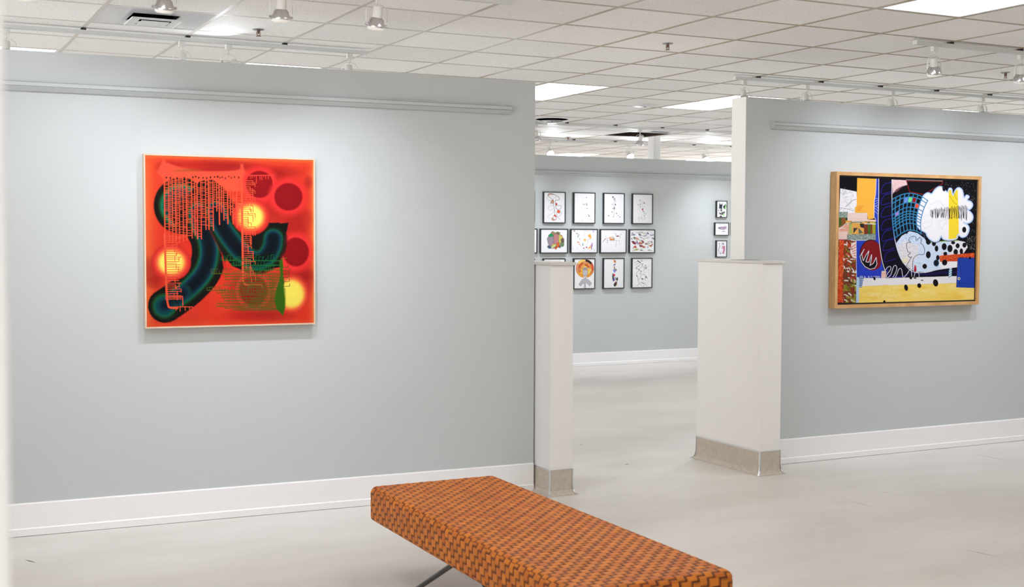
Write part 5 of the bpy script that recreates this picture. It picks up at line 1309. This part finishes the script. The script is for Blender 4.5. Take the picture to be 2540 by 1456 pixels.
for x, z, w_, h_, quad, dr, lab in SM:
    fw = .0105 if w_ > .22 or h_ > .22 else .0085
    a = small(w_ - 2 * fw, h_ - 2 * fw, quad, dr, 110 if w_ > .25 else 72)
    hang('framed_drawing', lab, 'framed drawing', a, fw, .030, M_black, M_print, x, z, (x, CY - .0006), 0,
         'framed drawings in the large grid' if h_ > .25 else 'small framed drawings in the right hand group', lip=.005, ow=w_, oh=h_)

# ------------------------------------------------------------------ woven leather bench
def bench():
    U = 0.0275
    X0, X1, Y0, Y1, Z0, Z1 = 1.890, 2.504, 3.312, 5.152, 0.264, 0.421
    cx, cy_, cz = (X0 + X1) / 2, (Y0 + Y1) / 2, (Z0 + Z1) / 2
    t = thing('bench', 'long backless bench woven from orange tan leather straps on black legs', 'bench', (cx, cy_, 0), 0)
    hx, hy, hz = (X1 - X0) / 2, (Y1 - Y0) / 2, (Z1 - Z0) / 2
    rad = 0.030
    st = U / 9.0
    bm_co = []; bm_f = []; bm_col = []
    def face(nu, nv, fn):
        """fn(u,v)->(cube pos, s, t)"""
        a, b = np.meshgrid(np.linspace(0, 1, nu + 1), np.linspace(0, 1, nv + 1))
        P, s, tt = fn(a.ravel(), b.ravel())
        inner = np.array([hx - rad, hy - rad, hz - rad])
        q = np.clip(P, -inner, inner)
        n = P - q; L = np.linalg.norm(n, axis=1); n = n / np.maximum(L, 1e-9)[:, None]
        co = q + n * rad
        # 2/2 twill of straps, strap width U
        i = np.floor(s / U).astype(int); j = np.floor(tt / U).astype(int)
        fs = s / U - i; ft = tt / U - j
        k = np.mod(i - j, 4)
        along_t = k < 2                                   # strap running lengthways lies on top
        # place within the two-cell float
        fl_t = np.where(k == 1, ft, 1 + ft)               # j increases -> k decreases
        fl_s = np.where(k == 2, fs, 1 + fs)
        fl = np.where(along_t, fl_t, fl_s) / 2.0
        ac = np.where(along_t, fs, ft)
        hgt = np.clip(np.sin(np.pi * fl), 0, 1) ** .35 * (1 - .35 * np.abs(2 * ac - 1) ** 14)
        wob = NR.normal(0, .02, len(hgt))
        amp = np.clip((P[:, 2] + hz) / .012, 0, 1)        # flat underside
        co = co + n * ((hgt - .5) * .0042 * amp)[:, None]
        # strap colours
        sid = np.where(along_t, i * 7 + 100000 + ((j + i) // 4) * 131, j * 13 + ((i - j) // 4) * 977)
        rs = np.abs(np.sin(sid * 12.9898) * 43758.5453) % 1.0
        rs2 = np.abs(np.sin(sid * 78.233) * 12543.123) % 1.0
        base = np.array(lin((218, 126, 36)))[None] * (1 - .22 * rs)[:, None]
        dk = np.array(lin((188, 88, 24)))[None]
        base = base * (1 - .5 * (rs2 > .72)[:, None]) + dk * (.5 * (rs2 > .72)[:, None])
        # groove shade painted dark into the ends and edges of each float
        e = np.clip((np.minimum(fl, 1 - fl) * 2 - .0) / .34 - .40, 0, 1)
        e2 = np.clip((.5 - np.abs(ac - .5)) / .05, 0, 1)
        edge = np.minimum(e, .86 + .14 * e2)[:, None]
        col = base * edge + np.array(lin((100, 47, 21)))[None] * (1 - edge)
        off = sum(len(c) for c in bm_co)
        g, h = np.meshgrid(np.arange(nu), np.arange(nv))
        v0 = (h * (nu + 1) + g).ravel() + off
        bm_f.append(np.stack([v0, v0 + 1, v0 + nu + 2, v0 + nu + 1], 1))
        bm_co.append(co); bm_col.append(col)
    nX, nY, nZ = int(2 * hx / st), int(2 * hy / st), int(2 * hz / st)
    one = lambda a, v: np.full_like(a, v)
    O = 40 * U
    face(nX, nY, lambda a, b: (np.stack([(2 * a - 1) * hx, (2 * b - 1) * hy, one(a, hz)], 1), (2 * a - 1) * hx + O, (2 * b - 1) * hy + O))
    face(nY, nZ, lambda a, b: (np.stack([one(a, -hx), (1 - 2 * a) * hy, (2 * b - 1) * hz], 1), -hx - (1 - b) * 2 * hz + O, O - (1 - 2 * a) * hy))
    face(nY, nZ, lambda a, b: (np.stack([one(a, hx), (2 * a - 1) * hy, (2 * b - 1) * hz], 1), hx + (1 - b) * 2 * hz + O, (2 * a - 1) * hy + O))
    face(nX, nZ, lambda a, b: (np.stack([(2 * a - 1) * hx, one(a, -hy), (2 * b - 1) * hz], 1), (2 * a - 1) * hx + O, -hy - (1 - b) * 2 * hz + O))
    face(nX, nZ, lambda a, b: (np.stack([(1 - 2 * a) * hx, one(a, hy), (2 * b - 1) * hz], 1), (1 - 2 * a) * hx + O, hy + (1 - b) * 2 * hz + O))
    face(24, 60, lambda a, b: (np.stack([(1 - 2 * a) * hx, (2 * b - 1) * hy, one(a, -hz)], 1), (1 - 2 * a) * hx + O, (2 * b - 1) * hy + O))
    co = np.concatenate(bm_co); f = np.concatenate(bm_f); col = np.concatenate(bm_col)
    me = bpy.data.meshes.new('cushion')
    me.vertices.add(len(co)); me.vertices.foreach_set('co', co.ravel())
    me.loops.add(f.size); me.loops.foreach_set('vertex_index', f.ravel().astype(np.int32))
    me.polygons.add(len(f)); me.polygons.foreach_set('loop_start', np.arange(0, f.size, 4, dtype=np.int32))
    me.update(calc_edges=True)
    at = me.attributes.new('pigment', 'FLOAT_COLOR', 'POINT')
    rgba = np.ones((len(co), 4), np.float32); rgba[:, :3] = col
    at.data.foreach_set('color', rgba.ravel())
    me.shade_smooth()
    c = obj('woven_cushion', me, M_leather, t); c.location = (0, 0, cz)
    # slim steel frame under the cushion
    bm = NB()
    fz0, fz1 = Z0 - .014, Z0 + .001
    add_box(bm, -hx + .10, -hx + .13, -hy + .10, hy - .10, fz0, fz1); add_box(bm, hx - .13, hx - .10, -hy + .10, hy - .10, fz0, fz1)
    for y in (-hy + .10, hy - .125): add_box(bm, -hx + .13, hx - .13, y, y + .025, fz0, fz1)
    for y in (-.145, .120): add_box(bm, -hx + .045, hx - .045, y, y + .025, fz0 + .001, fz1 + .001)
    obj('frame', bm, M_steel_leg, t)
    for sx in (-1, 1):
        for sy_ in (-1, 1):
            bm = NB()
            add_tube(bm, [(sx * (hx - .058), sy_ * .13, fz0 + .006), (sx * (hx - .058), sy_ * .60, .011)], .0105, 14)
            lg = obj('leg', bm, M_steel_leg, t, smooth=40); bm = NB()
            add_lathe(bm, [(0, 0), (.013, 0), (.014, .004), (.010, .010), (0, .012)], 16, Matrix.Translation((sx * (hx - .058), sy_ * .60, 0.0002)))
            obj('foot', bm, M_steel_leg, lg, smooth=40)
    return t
bench()
